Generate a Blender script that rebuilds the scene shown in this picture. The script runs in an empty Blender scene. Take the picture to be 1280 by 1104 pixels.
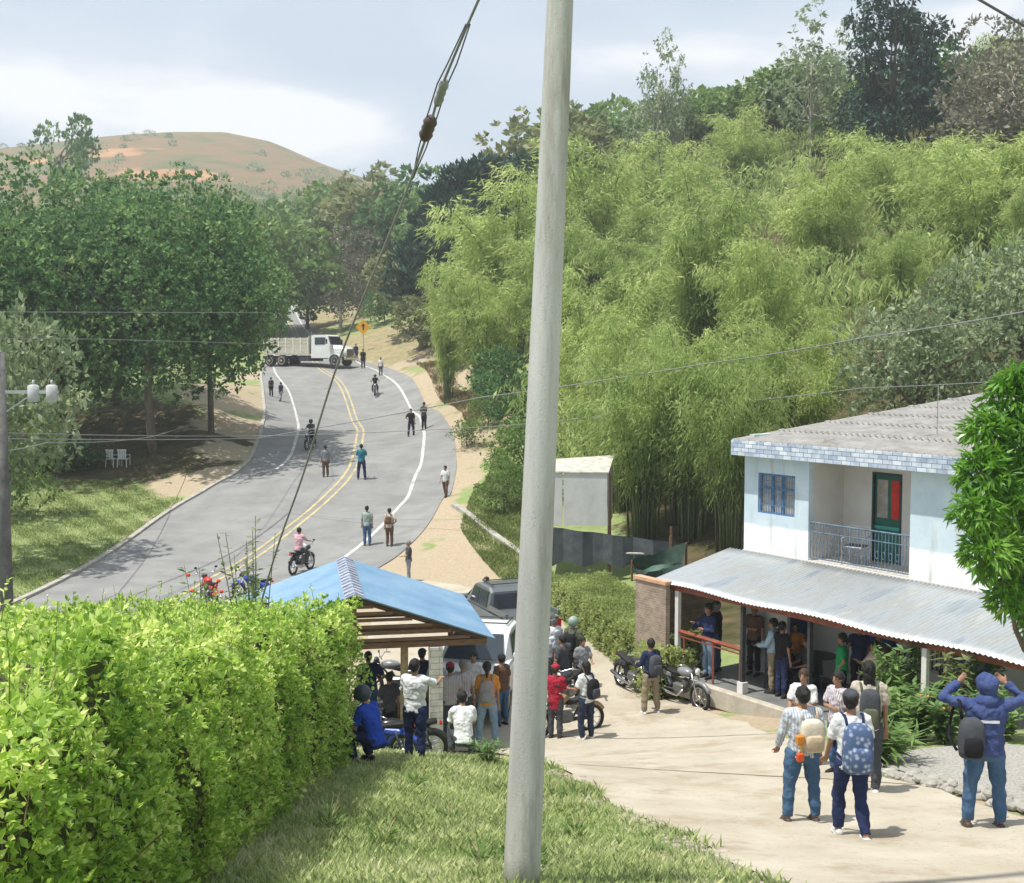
import bpy, bmesh, math, random
import numpy as np
from mathutils import Vector, Matrix
from mathutils.geometry import delaunay_2d_cdt

random.seed(7); RNG = np.random.default_rng(7)
S = bpy.context.scene
COL = S.collection
R = math.radians
FPX = 1500.0; CX, CY, HOR = 640.0, 552.0, 450.0
PITCH = math.atan((CY-HOR)/FPX)

# ------------------------------------------------------------------ camera geometry
def ray(px, py):
    r = (px-CX)/FPX; u = (CY-py)/FPX
    return Vector((r, math.cos(PITCH)+u*math.sin(PITCH), -math.sin(PITCH)+u*math.cos(PITCH)))
def P3(px, py, d):
    v = ray(px, py); return v*(d/v.y)

# ------------------------------------------------------------------ terrain heights
def tps_fit(pts, lam=0.02):
    P = np.array(pts, float); n = len(P); xy = P[:, :2]
    D = np.linalg.norm(xy[:, None]-xy[None], axis=2)
    K = np.where(D > 0, D*D*np.log(D+1e-12), 0)+lam*np.eye(n)*100
    A = np.zeros((n+3, n+3)); A[:n, :n] = K; A[:n, n] = 1; A[:n, n+1:] = xy; A[n, :n] = 1; A[n+1:, :n] = xy.T
    b = np.zeros(n+3); b[:n] = P[:, 2]
    return xy, np.linalg.solve(A, b)
def tps_eval(m, X, Y):
    xy, w = m; n = len(xy); X = np.asarray(X, float); Y = np.asarray(Y, float)
    out = w[n]+w[n+1]*X+w[n+2]*Y
    for (a, b), k in zip(xy, w[:n]):
        r2 = (X-a)**2+(Y-b)**2
        out = out+k*0.5*r2*np.log(r2+1e-12)
    return out
near_c = [
 # grass terrace and drive by the camera
 (650,1104,8.5),(240,1104,9.6),(960,1104,9.95),(430,1010,13.2),(445,952,17),(540,952,17.2),(620,960,17.2),(700,975,16.6),(800,1035,12.9),(330,1030,12.2),
 (1235,1035,12.9),(1060,1048,12.9),(1085,985,16),(1180,945,18.2),(1279,1000,15),
 (880,960,18.5),(950,930,21),
 # flat at the shelter and the patio
 (500,957,23.5),(600,935,24.4),(735,925,24.7),(812,892,26.5),(900,880,27.5),(960,892,26),(540,905,26.5),(480,890,27.5),
 (700,800,33.5),(620,790,35),(740,790,36),(560,760,39),(440,790,35),(640,730,42),
 # road
 (100,740,41.3),(250,725,43.5),(345,680,50.5),(485,683,50),(420,610,60),(452,600,62),(556,622,59.5),(515,545,75),(450,545,74),(370,548,74),
 (469,495,98),(400,470,109),(350,457,118),(450,457,118),(395,455,118),(375,425,140),(365,400,165),(330,400,165),(400,398,165),
 # lawn and left
 (20,735,42),(100,660,54),(180,622,60.5),(150,583,67),(40,600,64),(100,560,75),(250,560,74),(290,600,62.5),(320,560,70),(328,500,92),
 (270,520,82),(290,480,96),(100,500,100),(-150,560,75),(-150,450,140),(0,440,140),(200,440,140),
 # right bank and hillside
 (545,500,92),(520,460,106),(560,458,98),(600,500,76),(590,560,66),(640,600,56),(660,660,50),(720,725,43),(745,640,55),(800,620,52),
 (500,430,125),(900,560,56),(1000,480,56),(1200,450,56),(1350,400,56),(900,340,88),(1200,320,80),(750,400,88),(640,400,100),
 (1000,180,128),(1250,130,118),(1500,80,110),(820,245,140),(700,285,150),(600,325,160),(500,345,185),(430,355,200)]
near_pts = [tuple(P3(*c)) for c in near_c]
near_pts += [(-18.9,71,-3.9),(-23.2,92,-1.5),(-20.6,81,-2.7),(-12,20,-7.6),(-14,5,-6.8),(-20,25,-8.2),(-28,30,-8.5),(-8.5,27,-7.9),(-5,30,-8.0),(-6,20,-6.4),(-6,10,-4.2),(-7,4,-3.2),(0,4,-3.2),(6,4,-3.3),(12,8,-4.2),(-12,12,-7.0),
             (0,-15,-2.8),(14,20,-6.0),(18,35,-6),(9,31,-7.5),(12,26,-6.8),(-60,40,-8),(60,40,3),(40,-15,-3),(-40,-15,-6)]
NEAR = tps_fit(near_pts)
far_c = [(-400,205,600),(0,192,600),(60,188,600),(120,175,600),(200,169,600),(310,169,600),(350,182,600),(400,204,600),(450,222,600),(560,250,600),(800,290,600),(1200,300,600),
 (-400,300,380),(0,262,380),(200,238,400),(330,262,380),(450,285,380),(600,335,380),(1000,350,380),(1600,350,380),
 (-400,360,250),(0,360,250),(200,345,250),(400,338,250),(600,330,250),(1000,330,250),(1500,330,250),
 (-600,330,900),(0,330,900),(400,330,900),(1000,350,900),(1800,350,900),(-200,400,180),(300,392,180),(500,350,185),(900,200,170),(1300,170,160)]
FAR = tps_fit([tuple(P3(*c)) for c in far_c])

def H(X, Y):
    X = np.asarray(X, float); Y = np.asarray(Y, float)
    a = tps_eval(NEAR, X, np.minimum(Y, 260)); b = tps_eval(FAR, X, Y)
    t = np.clip((Y-155)/60, 0, 1); t = t*t*(3-2*t)
    z = a*(1-t)+b*t
    return np.clip(z, -40, 140)
def hz(x, y): return float(H(x, y))
_D = np.concatenate([np.arange(4, 60, .1), np.arange(60, 260, .35), np.arange(260, 800, 2)])
def G(px, py):
    v = ray(px, py); v = v/v.y
    below = v.z*_D < H(v.x*_D, _D)
    i = int(np.argmax(below)) if below.any() else len(_D)-1
    lo, hi = _D[max(i-1, 0)], _D[i]
    for _ in range(12):
        m = (lo+hi)/2
        if v.z*m < hz(v.x*m, m): hi = m
        else: lo = m
    return Vector((v.x*hi, hi, hz(v.x*hi, hi)))

# ------------------------------------------------------------------ materials
MATS = {}
def nodes_of(m): return m.node_tree.nodes, m.node_tree.links
def mat(name, col, rough=.7, var=.12, scale=8, bump=0.0, metal=0.0, spec=.3, col2=None, bscale=None, stretch=None):
    if name in MATS: return MATS[name]
    m = bpy.data.materials.new(name); m.use_nodes = True; N, L = nodes_of(m)
    b = N['Principled BSDF']; b.inputs['Roughness'].default_value = rough; b.inputs['Metallic'].default_value = metal
    b.inputs['Specular IOR Level'].default_value = spec
    tc = N.new('ShaderNodeTexCoord'); mp = N.new('ShaderNodeMapping')
    L.new(tc.outputs['Object'], mp.inputs[0])
    if stretch: mp.inputs['Scale'].default_value = stretch
    n = N.new('ShaderNodeTexNoise'); n.inputs['Scale'].default_value = scale; n.inputs['Detail'].default_value = 6; n.inputs['Roughness'].default_value = .65
    L.new(mp.outputs[0], n.inputs['Vector'])
    r = N.new('ShaderNodeValToRGB'); L.new(n.outputs['Fac'], r.inputs[0])
    c = Vector(col[:3]); c2 = Vector(col2) if col2 else c*(1+var)
    c1 = c if col2 else c*(1-var)
    r.color_ramp.elements[0].position = .35; r.color_ramp.elements[1].position = .65
    r.color_ramp.elements[0].color = (*c1, 1); r.color_ramp.elements[1].color = (*c2, 1)
    L.new(r.outputs[0], b.inputs['Base Color'])
    if bump:
        bn = N.new('ShaderNodeTexNoise'); bn.inputs['Scale'].default_value = bscale or scale*4; bn.inputs['Detail'].default_value = 5
        L.new(mp.outputs[0], bn.inputs['Vector'])
        bp = N.new('ShaderNodeBump'); bp.inputs['Strength'].default_value = bump; bp.inputs['Distance'].default_value = .02
        L.new(bn.outputs['Fac'], bp.inputs['Height']); L.new(bp.outputs[0], b.inputs['Normal'])
    MATS[name] = m; return m
def leafmat(name, c1, c2, c3, trans=.35, rough=.55, spec=.35, nsc=.55):
    if name in MATS: return MATS[name]
    m = bpy.data.materials.new(name); m.use_nodes = True; N, L = nodes_of(m)
    b = N['Principled BSDF']; b.inputs['Roughness'].default_value = rough; b.inputs['Specular IOR Level'].default_value = spec
    g = N.new('ShaderNodeNewGeometry'); r = N.new('ShaderNodeValToRGB')
    e = r.color_ramp.elements; e[0].color = (*c1, 1); e[1].color = (*c3, 1); x = e.new(.55); x.color = (*c2, 1)
    tc = N.new('ShaderNodeTexCoord'); n = N.new('ShaderNodeTexNoise'); n.inputs['Scale'].default_value = nsc; n.inputs['Detail'].default_value = 3
    L.new(tc.outputs['Object'], n.inputs['Vector'])
    mx = N.new('ShaderNodeMath'); mx.operation = 'MULTIPLY_ADD'; L.new(g.outputs['Random Per Island'], mx.inputs[0]); mx.inputs[1].default_value = .6
    sb = N.new('ShaderNodeMath'); sb.operation = 'MULTIPLY_ADD'; L.new(n.outputs['Fac'], sb.inputs[0]); sb.inputs[1].default_value = 1.6; sb.inputs[2].default_value = -.6
    L.new(sb.outputs[0], mx.inputs[2]); L.new(mx.outputs[0], r.inputs[0]); L.new(r.outputs[0], b.inputs['Base Color'])
    t = N.new('ShaderNodeBsdfTranslucent'); hs = N.new('ShaderNodeHueSaturation'); hs.inputs['Value'].default_value = 1.5; hs.inputs['Hue'].default_value = .485
    L.new(r.outputs[0], hs.inputs['Color']); L.new(hs.outputs[0], t.inputs['Color'])
    ms = N.new('ShaderNodeMixShader'); ms.inputs[0].default_value = trans
    L.new(b.outputs[0], ms.inputs[1]); L.new(t.outputs[0], ms.inputs[2]); L.new(ms.outputs[0], N['Material Output'].inputs['Surface'])
    MATS[name] = m; return m

# ------------------------------------------------------------------ objects
def tag(o, label=None, cat=None, group=None, kind=None):
    if label: o['label'] = label
    if cat: o['category'] = cat
    if group: o['group'] = group
    if kind: o['kind'] = kind
    return o
def empty(name, loc=(0,0,0), rz=0, label=None, cat=None, group=None, scale=1):
    o = bpy.data.objects.new(name, None); COL.objects.link(o); o.location = loc; o.rotation_euler = (0,0,rz)
    o.scale = (scale,)*3 if not hasattr(scale, '__len__') else scale
    o.empty_display_size = .3
    return tag(o, label, cat, group)
def link(name, me, parent=None, loc=None):
    o = bpy.data.objects.new(name, me); COL.objects.link(o)
    if parent: o.parent = parent
    if loc is not None: o.location = loc
    return o
def copy_tree(o, parent=None):
    c = o.copy(); COL.objects.link(c); c.parent = parent
    for k in ('label','category','group'):
        pass
    for ch in o.children: copy_tree(ch, c)
    return c
class B:
    """collects pieces, builds one mesh object"""
    def __init__(s): s.v = []; s.f = []; s.m = []; s.cur = 0
    def add(s, vs, fs):
        o = len(s.v); s.v += [tuple(v) for v in vs]; s.f += [tuple(i+o for i in f) for f in fs]; s.m += [s.cur]*len(fs)
        return s
    def box(s, c, d, rz=0, M=None, bev=0):
        c = Vector(c); hx, hy, hh = d[0]/2, d[1]/2, d[2]/2
        if bev:
            b = min(bev, hx*.9, hy*.9, hh*.9); vs = []; fs = []
            # rounded box: 3 loops stack with chamfered outline
            def loop(ix, iy, z):
                return [(-ix+b*k1, -iy+b*k2, z) for k1, k2 in ((1,0),)] 
            prof = [(b, -hh), (0, -hh+b), (0, hh-b), (b, hh)]
            for ins, z in prof:
                x, y = hx-ins, hy-ins; q = b*.6
                vs += [(-x+q,-y,z),(x-q,-y,z),(x,-y+q,z),(x,y-q,z),(x-q,y,z),(-x+q,y,z),(-x,y-q,z),(-x,-y+q,z)]
            for k in range(3):
                for j in range(8): fs.append((k*8+j, k*8+(j+1)%8, (k+1)*8+(j+1)%8, (k+1)*8+j))
            fs.append(tuple(range(7,-1,-1))); fs.append(tuple(24+j for j in range(8)))
        else:
            vs = [(x,y,z) for x in (-hx,hx) for y in (-hy,hy) for z in (-hh,hh)]
            fs = [(0,1,3,2),(4,6,7,5),(0,4,5,1),(2,3,7,6),(0,2,6,4),(1,5,7,3)]
        Rm = M if M is not None else Matrix.Rotation(rz,3,'Z')
        return s.add([Rm@Vector(v)+c for v in vs], fs)
    def tube(s, pts, rad, n=8, sq=None, cap=True):
        pts = [Vector(p) for p in pts]
        if not hasattr(rad, '__len__'): rad = [rad]*len(pts)
        vs = []; fs = []; up = None
        for i, p in enumerate(pts):
            t = (pts[min(i+1,len(pts)-1)]-pts[max(i-1,0)])
            if t.length < 1e-9: t = Vector((0,0,1))
            t.normalize()
            if up is None:
                up = Vector((1,0,0)) if abs(t.x) < .8 else Vector((0,1,0))
            a = (up-t*up.dot(t)).normalized(); b = t.cross(a); up = a
            for k in range(n):
                th = 2*math.pi*k/n
                vs.append(p+(a*math.cos(th)+b*math.sin(th))*rad[i])
        for i in range(len(pts)-1):
            for k in range(n): fs.append((i*n+k, i*n+(k+1)%n, (i+1)*n+(k+1)%n, (i+1)*n+k))
        if cap: fs.append(tuple(range(n-1,-1,-1))); fs.append(tuple((len(pts)-1)*n+k for k in range(n)))
        return s.add(vs, fs)
    def cap(s, a, b, ra, rb, n=10):
        """tapered capsule"""
        a = Vector(a); b = Vector(b); d = (b-a); L = d.length
        if L < 1e-6: d = Vector((0,0,1))
        else: d = d/L
        pts = []; rr = []
        for k in range(4):
            th = math.pi/2*(1-k/4.); pts.append(a-d*ra*math.sin(th)); rr.append(max(ra*math.cos(th), ra*.05))
        pts.append(a); rr.append(ra); pts.append(b); rr.append(rb)
        for k in range(1,5):
            th = math.pi/2*k/4.; pts.append(b+d*rb*math.sin(th)); rr.append(max(rb*math.cos(th), rb*.05))
        return s.tube(pts, rr, n)
    def ell(s, c, r, n=14, m=9, M=None):
        vs = []; fs = []
        for i in range(m+1):
            ph = math.pi*i/m; z = math.cos(ph); q = max(math.sin(ph), .02)
            for k in range(n):
                th = 2*math.pi*k/n; v = Vector((r[0]*q*math.cos(th), r[1]*q*math.sin(th), r[2]*z))
                vs.append((M@v if M is not None else v)+Vector(c))
        for i in range(m):
            for k in range(n): fs.append((i*n+k, (i+1)*n+k, (i+1)*n+(k+1)%n, i*n+(k+1)%n))
        fs.append(tuple(range(n))); fs.append(tuple(m*n+k for k in range(n-1,-1,-1)))
        return s.add(vs, fs)
    def loft(s, rings, cap=True):
        n = len(rings[0]); fs = []; vs = [v for r in rings for v in r]
        for i in range(len(rings)-1):
            for k in range(n): fs.append((i*n+k, i*n+(k+1)%n, (i+1)*n+(k+1)%n, (i+1)*n+k))
        if cap: fs.append(tuple(range(n-1,-1,-1))); fs.append(tuple((len(rings)-1)*n+k for k in range(n)))
        return s.add(vs, fs)
    def mesh(s, name, mats, smooth=False):
        me = bpy.data.meshes.new(name); me.from_pydata(s.v, [], s.f)
        for m in (mats if isinstance(mats, (list,tuple)) else [mats]): me.materials.append(m)
        if any(s.m): me.polygons.foreach_set('material_index', s.m)
        bm = bmesh.new(); bm.from_mesh(me); bmesh.ops.recalc_face_normals(bm, faces=bm.faces); bm.to_mesh(me); bm.free()
        if smooth: me.polygons.foreach_set('use_smooth', [True]*len(me.polygons))
        me.update(); return me
    def build(s, name, mats, parent=None, smooth=False, loc=None):
        return link(name, s.mesh(name, mats, smooth), parent, loc)

def quads_mesh(name, V, mats, k=4, smooth=False):
    """V: (N,k,3) separate polygons"""
    V = np.asarray(V, np.float32); n = len(V)
    me = bpy.data.meshes.new(name); me.vertices.add(n*k); me.vertices.foreach_set('co', V.reshape(-1))
    me.loops.add(n*k); me.loops.foreach_set('vertex_index', np.arange(n*k, dtype=np.int32))
    me.polygons.add(n); me.polygons.foreach_set('loop_start', np.arange(0, n*k, k, dtype=np.int32))
    me.polygons.foreach_set('loop_total', np.full(n, k, np.int32))
    me.update(calc_edges=True)
    for m in (mats if isinstance(mats, (list,tuple)) else [mats]): me.materials.append(m)
    return me
def unit(a): return a/np.maximum(np.linalg.norm(a, axis=-1, keepdims=True), 1e-9)
def leaf_quads(P, Dr, Nn, L, W):
    """diamond leaves at P pointing along Dr"""
    Dr = unit(Dr); side = unit(np.cross(Dr, Nn)); L = L[:, None]; W = W[:, None]
    nn = np.cross(side, Dr)
    a = P; b = P+Dr*L*.45+side*W*.5+nn*W*.12; c = P+Dr*L; d = P+Dr*L*.45-side*W*.5+nn*W*.12
    return np.stack([a, b, c, d], 1)
def rnd_dirs(n, up=0.0):
    v = RNG.normal(size=(n, 3)); v[:, 2] += up; return unit(v)

# ------------------------------------------------------------------ trees
def limb_pts(a, b, n=5, sag=.15):
    a = np.array(a); b = np.array(b); out = []
    L = np.linalg.norm(b-a); off = RNG.normal(size=3)*L*.06
    for i in range(n+1):
        t = i/n; p = a*(1-t)+b*t+off*math.sin(math.pi*t); p[2] += -sag*L*math.sin(math.pi*t)*.5; out.append(tuple(p))
    return out
def make_tree_meshes(key, h=12, cw=10, ch=9, nblob=40, nleaf=12000, leaf=.32, aspect=.55, mat_leaf=None, bark=None, br=.16, up=.35, shape='round', droop=0, trunk_r=.25, blobflat=.75):
    cz = h-ch/2
    cen = []
    while len(cen) < nblob:
        p = RNG.uniform(-1, 1, 3)
        q = np.linalg.norm(p)
        if (math.hypot(p[0], p[1]) > 1-.25*max(p[2], 0) if shape == 'tall' else q > 1): continue
        if shape == 'cone' and math.hypot(p[0], p[1]) > (1-(p[2]+1)/2)*.95+.12: continue
        if shape == 'round' and q < .35 and random.random() < .6: continue
        cen.append((p[0]*cw/2*(1-br*.7), p[1]*cw/2*(1-br*.7), cz+p[2]*ch/2*(1-br*.7)))
    cen = np.array(cen); rad = RNG.uniform(.6, 1.35, nblob)*br*cw*.5*1.5
    kt = 7; nt = nleaf//kt; nleaf = nt*kt; idx = RNG.choice(nblob, nt, p=rad**2/np.sum(rad**2))
    d = rnd_dirs(nt, .35); rr = rad[idx]*RNG.uniform(.4, 1.2, nt)**.55
    T = cen[idx]+d*rr[:, None]*np.array([1, 1, blobflat]); d = np.repeat(d, kt, 0)
    td = unit(d*.8+rnd_dirs(nleaf)*1.0); P = np.repeat(T, kt, 0)+td*leaf*.25
    Nn = unit(d*.5+rnd_dirs(nleaf)*.9+np.array([0, 0, up])); Nn = unit(Nn-td*np.sum(Nn*td, 1, keepdims=True)*.8)
    Dr = unit(td+np.array([0, 0, .15-droop]))
    L = leaf*RNG.uniform(.6, 1.4, nleaf)
    crown = quads_mesh(key+'_crown', leaf_quads(P, Dr, Nn, L, L*aspect), mat_leaf)
    b = B(); top = h-ch*.45
    tp = limb_pts((0,0,-.3), (RNG.normal()*.2, RNG.normal()*.2, top), 6, 0)
    b.tube(tp, [trunk_r*(1.25 if i == 0 else 1-.1*i) for i in range(7)], 8)
    for i in RNG.choice(nblob, min(nblob, 16), replace=False):
        z0 = random.uniform(.45, .95)*top; b.tube(limb_pts((tp[3][0], tp[3][1], z0), tuple(cen[i]), 4), [trunk_r*.42, trunk_r*.33, trunk_r*.24, trunk_r*.16, trunk_r*.08], 5)
    return b.mesh(key+'_trunk', bark, True), crown
TREES = {}
def tree(kind, x, y, s=1, rz=None, label='', name='tree', cat='tree', group=None, z=None, sz=None):
    tm, cm = TREES[kind]
    r = empty(name, (x, y, hz(x, y)-.05 if z is None else z), random.uniform(0, 6.28) if rz is None else rz, label, cat, group, (s, s, sz or s))
    link('trunk', tm, r); link('crown', cm, r); return r

def weathered(name, base, light, stain, pit=.25, bump=.5, scale=2.5, vert=.35, rough=.92, thr=.58):
    m = bpy.data.materials.new(name); m.use_nodes = True; N, L = nodes_of(m); b = N['Principled BSDF']; b.inputs['Roughness'].default_value = rough; b.inputs['Specular IOR Level'].default_value = .2
    tc = N.new('ShaderNodeTexCoord'); mp = N.new('ShaderNodeMapping'); mp.inputs['Scale'].default_value = (1.8,1.8,vert); L.new(tc.outputs['Object'], mp.inputs[0])
    def no(sc, de, src, ro=.6):
        n = N.new('ShaderNodeTexNoise'); n.inputs['Scale'].default_value = sc; n.inputs['Detail'].default_value = de; n.inputs['Roughness'].default_value = ro; L.new(src, n.inputs['Vector']); return n.outputs['Fac']
    def mr(src, a, b_, c=0, d=1):
        r = N.new('ShaderNodeMapRange'); r.inputs[1].default_value = a; r.inputs[2].default_value = b_; r.inputs[3].default_value = c; r.inputs[4].default_value = d; L.new(src, r.inputs[0]); return r.outputs[0]
    def mi(f, a, b_):
        x = N.new('ShaderNodeMix'); x.data_type = 'RGBA'; L.new(f, x.inputs[0])
        for i, v in ((6, a), (7, b_)):
            if isinstance(v, tuple): x.inputs[i].default_value = (*v, 1)
            else: L.new(v, x.inputs[i])
        return x.outputs[2]
    c = mi(mr(no(scale, 8, mp.outputs[0]), .35, .65), base, light)
    c = mi(mr(no(scale*.7, 9, mp.outputs[0], .72), thr, thr+.14, 0, .75), c, stain)
    sp_ = no(scale*26, 3, tc.outputs['Object'], .7); c = mi(mr(sp_, .60, .72, 0, pit), c, tuple(x*.35 for x in stain))
    L.new(c, b.inputs['Base Color']); bp = N.new('ShaderNodeBump'); bp.inputs['Strength'].default_value = bump; bp.inputs['Distance'].default_value = .01; L.new(sp_, bp.inputs['Height']); L.new(bp.outputs[0], b.inputs['Normal']); return m

def bamboo_meshes(key, h=11, spread=4.5, nculm=26, nleaf=15000, leaf=.55, w=.085, matl=None, matc=None, low=.3):
    b = B(); Pall = []; Dall = []
    per = nleaf//nculm
    for c in range(nculm):
        an = random.uniform(0, 6.283); r0 = random.uniform(.1, .9); hh = h*random.uniform(.6, 1.05)*(1.16 if c >= nculm-4 else 1); sp = spread*random.uniform(.25, 1.1)*(1.1-.35*hh/h)
        ox, oy = math.cos(an), math.sin(an)
        def pos(t):
            t = np.asarray(t); k = r0+sp*t**1.9
            return np.stack([ox*k, oy*k, hh*(t*1.12-.30*t**3.2)], -1)
        ts = np.linspace(0, 1, 8)
        b.tube([tuple(p) for p in pos(ts)], [max(.065*(1-.85*t), .012) for t in ts], 5)
        t = low+(1-low)*RNG.uniform(0, 1, per)**.8
        base = pos(t); sprd = .25+.85*np.sin(np.pi*np.clip((t-low)/(1-low), 0, 1)*.85+.25)
        # sprays: group leaves around sub-nodes
        node = RNG.integers(0, 26, per); nt = low+(1-low)*(node+.5)/26; nb = pos(nt)
        nodedir = unit(RNG.normal(size=(26, 3))*np.array([1, 1, .5]))[node]
        ln = RNG.uniform(.1, 1, per)
        P = nb+nodedir*(ln*sprd*1.25)[:, None]+RNG.normal(size=(per, 3))*.16
        P[:, 2] -= (ln**2)*.35
        D = unit(nodedir*.6+np.array([ox, oy, 0])*.3+np.array([0, 0, -.62])+RNG.normal(size=(per, 3))*.42)
        Pall.append(P); Dall.append(D)
    P = np.concatenate(Pall); D = np.concatenate(Dall); n = len(P)
    Nn = unit(rnd_dirs(n)+np.array([0, 0, .5])); L = leaf*RNG.uniform(.5, 1.4, n)
    crown = quads_mesh(key+'_crown', leaf_quads(P, D, Nn, L, np.full(n, w)*RNG.uniform(.6, 1.5, n)), matl)
    return b.mesh(key+'_culms', matc, True), crown
# ================================================================== SETTING
HO = Vector((5.84, 30.0, 0)); HU = Vector((.570, -.822, 0)); HB = Vector((.822, .570, 0)); HRZ = math.atan2(-.822, .570)
def HP(t, s, z): return Vector((HO.x+HU.x*t+HB.x*s, HO.y+HU.y*t+HB.y*s, z))
ZP = -7.45      # patio floor
ZJ = -4.76      # upper floor line / awning junction
ZE = -2.36      # underside of the fascia
def inpoly(poly, X, Y):
    X = np.asarray(X); Y = np.asarray(Y); c = np.zeros(X.shape, bool); n = len(poly)
    for i in range(n):
        x1, y1 = poly[i][:2]; x2, y2 = poly[(i+1)%n][:2]
        with np.errstate(divide='ignore', invalid='ignore'):
            k = ((y1 > Y) != (y2 > Y)) & (X < (x2-x1)*(Y-y1)/(y2-y1+1e-12)+x1)
        c ^= k
    return c
def catmull(pts, n=6):
    pts = [Vector(p) for p in pts]; out = []
    for i in range(len(pts)-1):
        p0 = pts[max(i-1,0)]; p1 = pts[i]; p2 = pts[i+1]; p3 = pts[min(i+2,len(pts)-1)]
        for k in range(n):
            t = k/n; out.append(.5*((2*p1)+(-p0+p2)*t+(2*p0-5*p1+4*p2-p3)*t*t+(-p0+3*p1-3*p2+p3)*t**3))
    out.append(pts[-1]); return out

# --- the main road: stations (left edge, left line, yellow, right line, right edge)
def W2(x, y): return Vector((x, y, 0))
def GP(px, py): v = G(px, py); return Vector((v.x, v.y, 0))
st_L = [W2(-18.4,0), W2(-17.6,22), GP(45,745), GP(200,650), GP(262,612), GP(300,590), GP(322,560), GP(332,520), GP(330,490), GP(328,462), GP(335,425), GP(338,400)]
st_l = [W2(-16.4,0), W2(-15.6,22), GP(105,745), GP(245,652), GP(312,610), GP(345,588), GP(366,564), GP(373,532), GP(362,492), GP(342,460), GP(345,424), GP(345,400)]
st_Y = [W2(-12.6,0), W2(-11.8,22), GP(235,745), GP(345,676), GP(400,631), GP(431,600), GP(446,568), GP(449,535), GP(428,484), GP(398,458), GP(371,422), GP(360,400)]
st_r = [W2(-8.6,0), W2(-7.6,22), GP(375,742), GP(432,697), GP(494,640), GP(517,602), GP(528,570), GP(528,532), GP(508,500), GP(455,458), GP(392,422), GP(374,400)]
st_R = [W2(-7.6,0), W2(-6.6,22), GP(430,742), GP(500,693), GP(545,640), GP(568,600), GP(570,570), GP(560,530), GP(525,490), GP(478,458), GP(402,422), GP(382,400)]
# beyond the visible crest
for s, dx in ((st_L,-5),(st_l,-4),(st_Y,0),(st_r,4),(st_R,5)): s.append(W2(st_Y[11].x-14+dx*.9, 210)); 
cL, cl, cY, cr, cR = [catmull(s, 8) for s in (st_L, st_l, st_Y, st_r, st_R)]
nS = len(cL)
def lerp(a, b, t): return a*(1-t)+b*t
def strip_mesh(name, lines, zoff, m):
    """drape a lofted strip over the ground; lines: list of polylines of equal length"""
    V = np.array([[ (p.x, p.y) for p in l] for l in lines]); Z = H(V[..., 0], V[..., 1])+zoff
    n = V.shape[1]; k = V.shape[0]; vs = [(V[j,i,0], V[j,i,1], Z[j,i]) for i in range(n) for j in range(k)]
    fs = [(i*k+j, i*k+j+1, (i+1)*k+j+1, (i+1)*k+j) for i in range(n-1) for j in range(k-1)]
    b = B(); b.v = vs; b.f = fs; b.m = [0]*len(fs); return b.mesh(name, m, True)
def cross_lines(sub=5):
    out = []
    for a, b_ in ((cL, cl), (cl, cY), (cY, cr), (cr, cR)):
        for k in range(sub): out.append([lerp(p, q, k/sub) for p, q in zip(a, b_)])
    out.append(cR); return out
M_asph = weathered('asphalt', (.20,.20,.197), (.265,.263,.255), (.16,.158,.15), .35, .4, .35, 1, .85, .56)
road = link('road', strip_mesh('road', cross_lines(), .035, M_asph)); road['kind'] = 'structure'; road['label'] = 'grey asphalt two lane road curving uphill'
def offset_line(c, dl, ref):
    """shift polyline c by dl metres towards ref (per point)"""
    out = []
    for i, p in enumerate(c):
        t = c[min(i+1, len(c)-1)]-c[max(i-1, 0)]; n = Vector((t.y, -t.x, 0)).normalized(); out.append(p+n*dl)
    return out
M_yel = weathered('road_yellow', (.46,.37,.17), (.54,.45,.24), (.26,.25,.21), .5, .2, 1.3, 1, .8, .46); M_wht = weathered('road_white', (.46,.46,.44), (.60,.60,.58), (.30,.30,.29), .5, .2, 1.3, 1, .8, .48)
for nm, c, o, m, lb in (('centre_line', cY, -.2, M_yel, 'left stripe of the double yellow centre line'), ('centre_line', cY, .2, M_yel, 'right stripe of the double yellow centre line'),
                    ('edge_line', cl, 0, M_wht, 'white edge line along the left lane'), ('edge_line', cr, 0, M_wht, 'white edge line along the right lane')):
    if c is cl: c = cl[40:]
    a = offset_line(c, o-.085, None); b_ = offset_line(c, o+.085, None)
    if c is cY: a = offset_line(c, o-.07, None); b_ = offset_line(c, o+.07, None)
    o_ = link(nm, strip_mesh(nm, [a, b_], .045, m)); o_['kind'] = 'structure'; o_['label'] = lb
# concrete gutter/kerb along the left edge
def kerb(name, c, w, h, side, i0, i1, m, lb):
    a = c[i0:i1]; b = B(); rings = []
    for i, p in enumerate(a):
        t = a[min(i+1, len(a)-1)]-a[max(i-1, 0)]; n = Vector((t.y, -t.x, 0)).normalized()*side
        z0 = hz(p.x, p.y); rings.append([(p.x, p.y, z0-.2), (p.x, p.y, z0+h), (p.x+n.x*w, p.y+n.y*w, z0+h), (p.x+n.x*w, p.y+n.y*w, z0-.2)])
    b.loft(rings); o = b.build(name, m); o['kind'] = 'structure'; o['label'] = lb; return o
M_conc = mat('kerb_concrete', (.36,.34,.30), .9, .2, 3, .3)
kerb('kerb', cL, .22, .13, -1, 8, 72, M_conc, 'low concrete kerb along the lawn side of the road')

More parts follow.
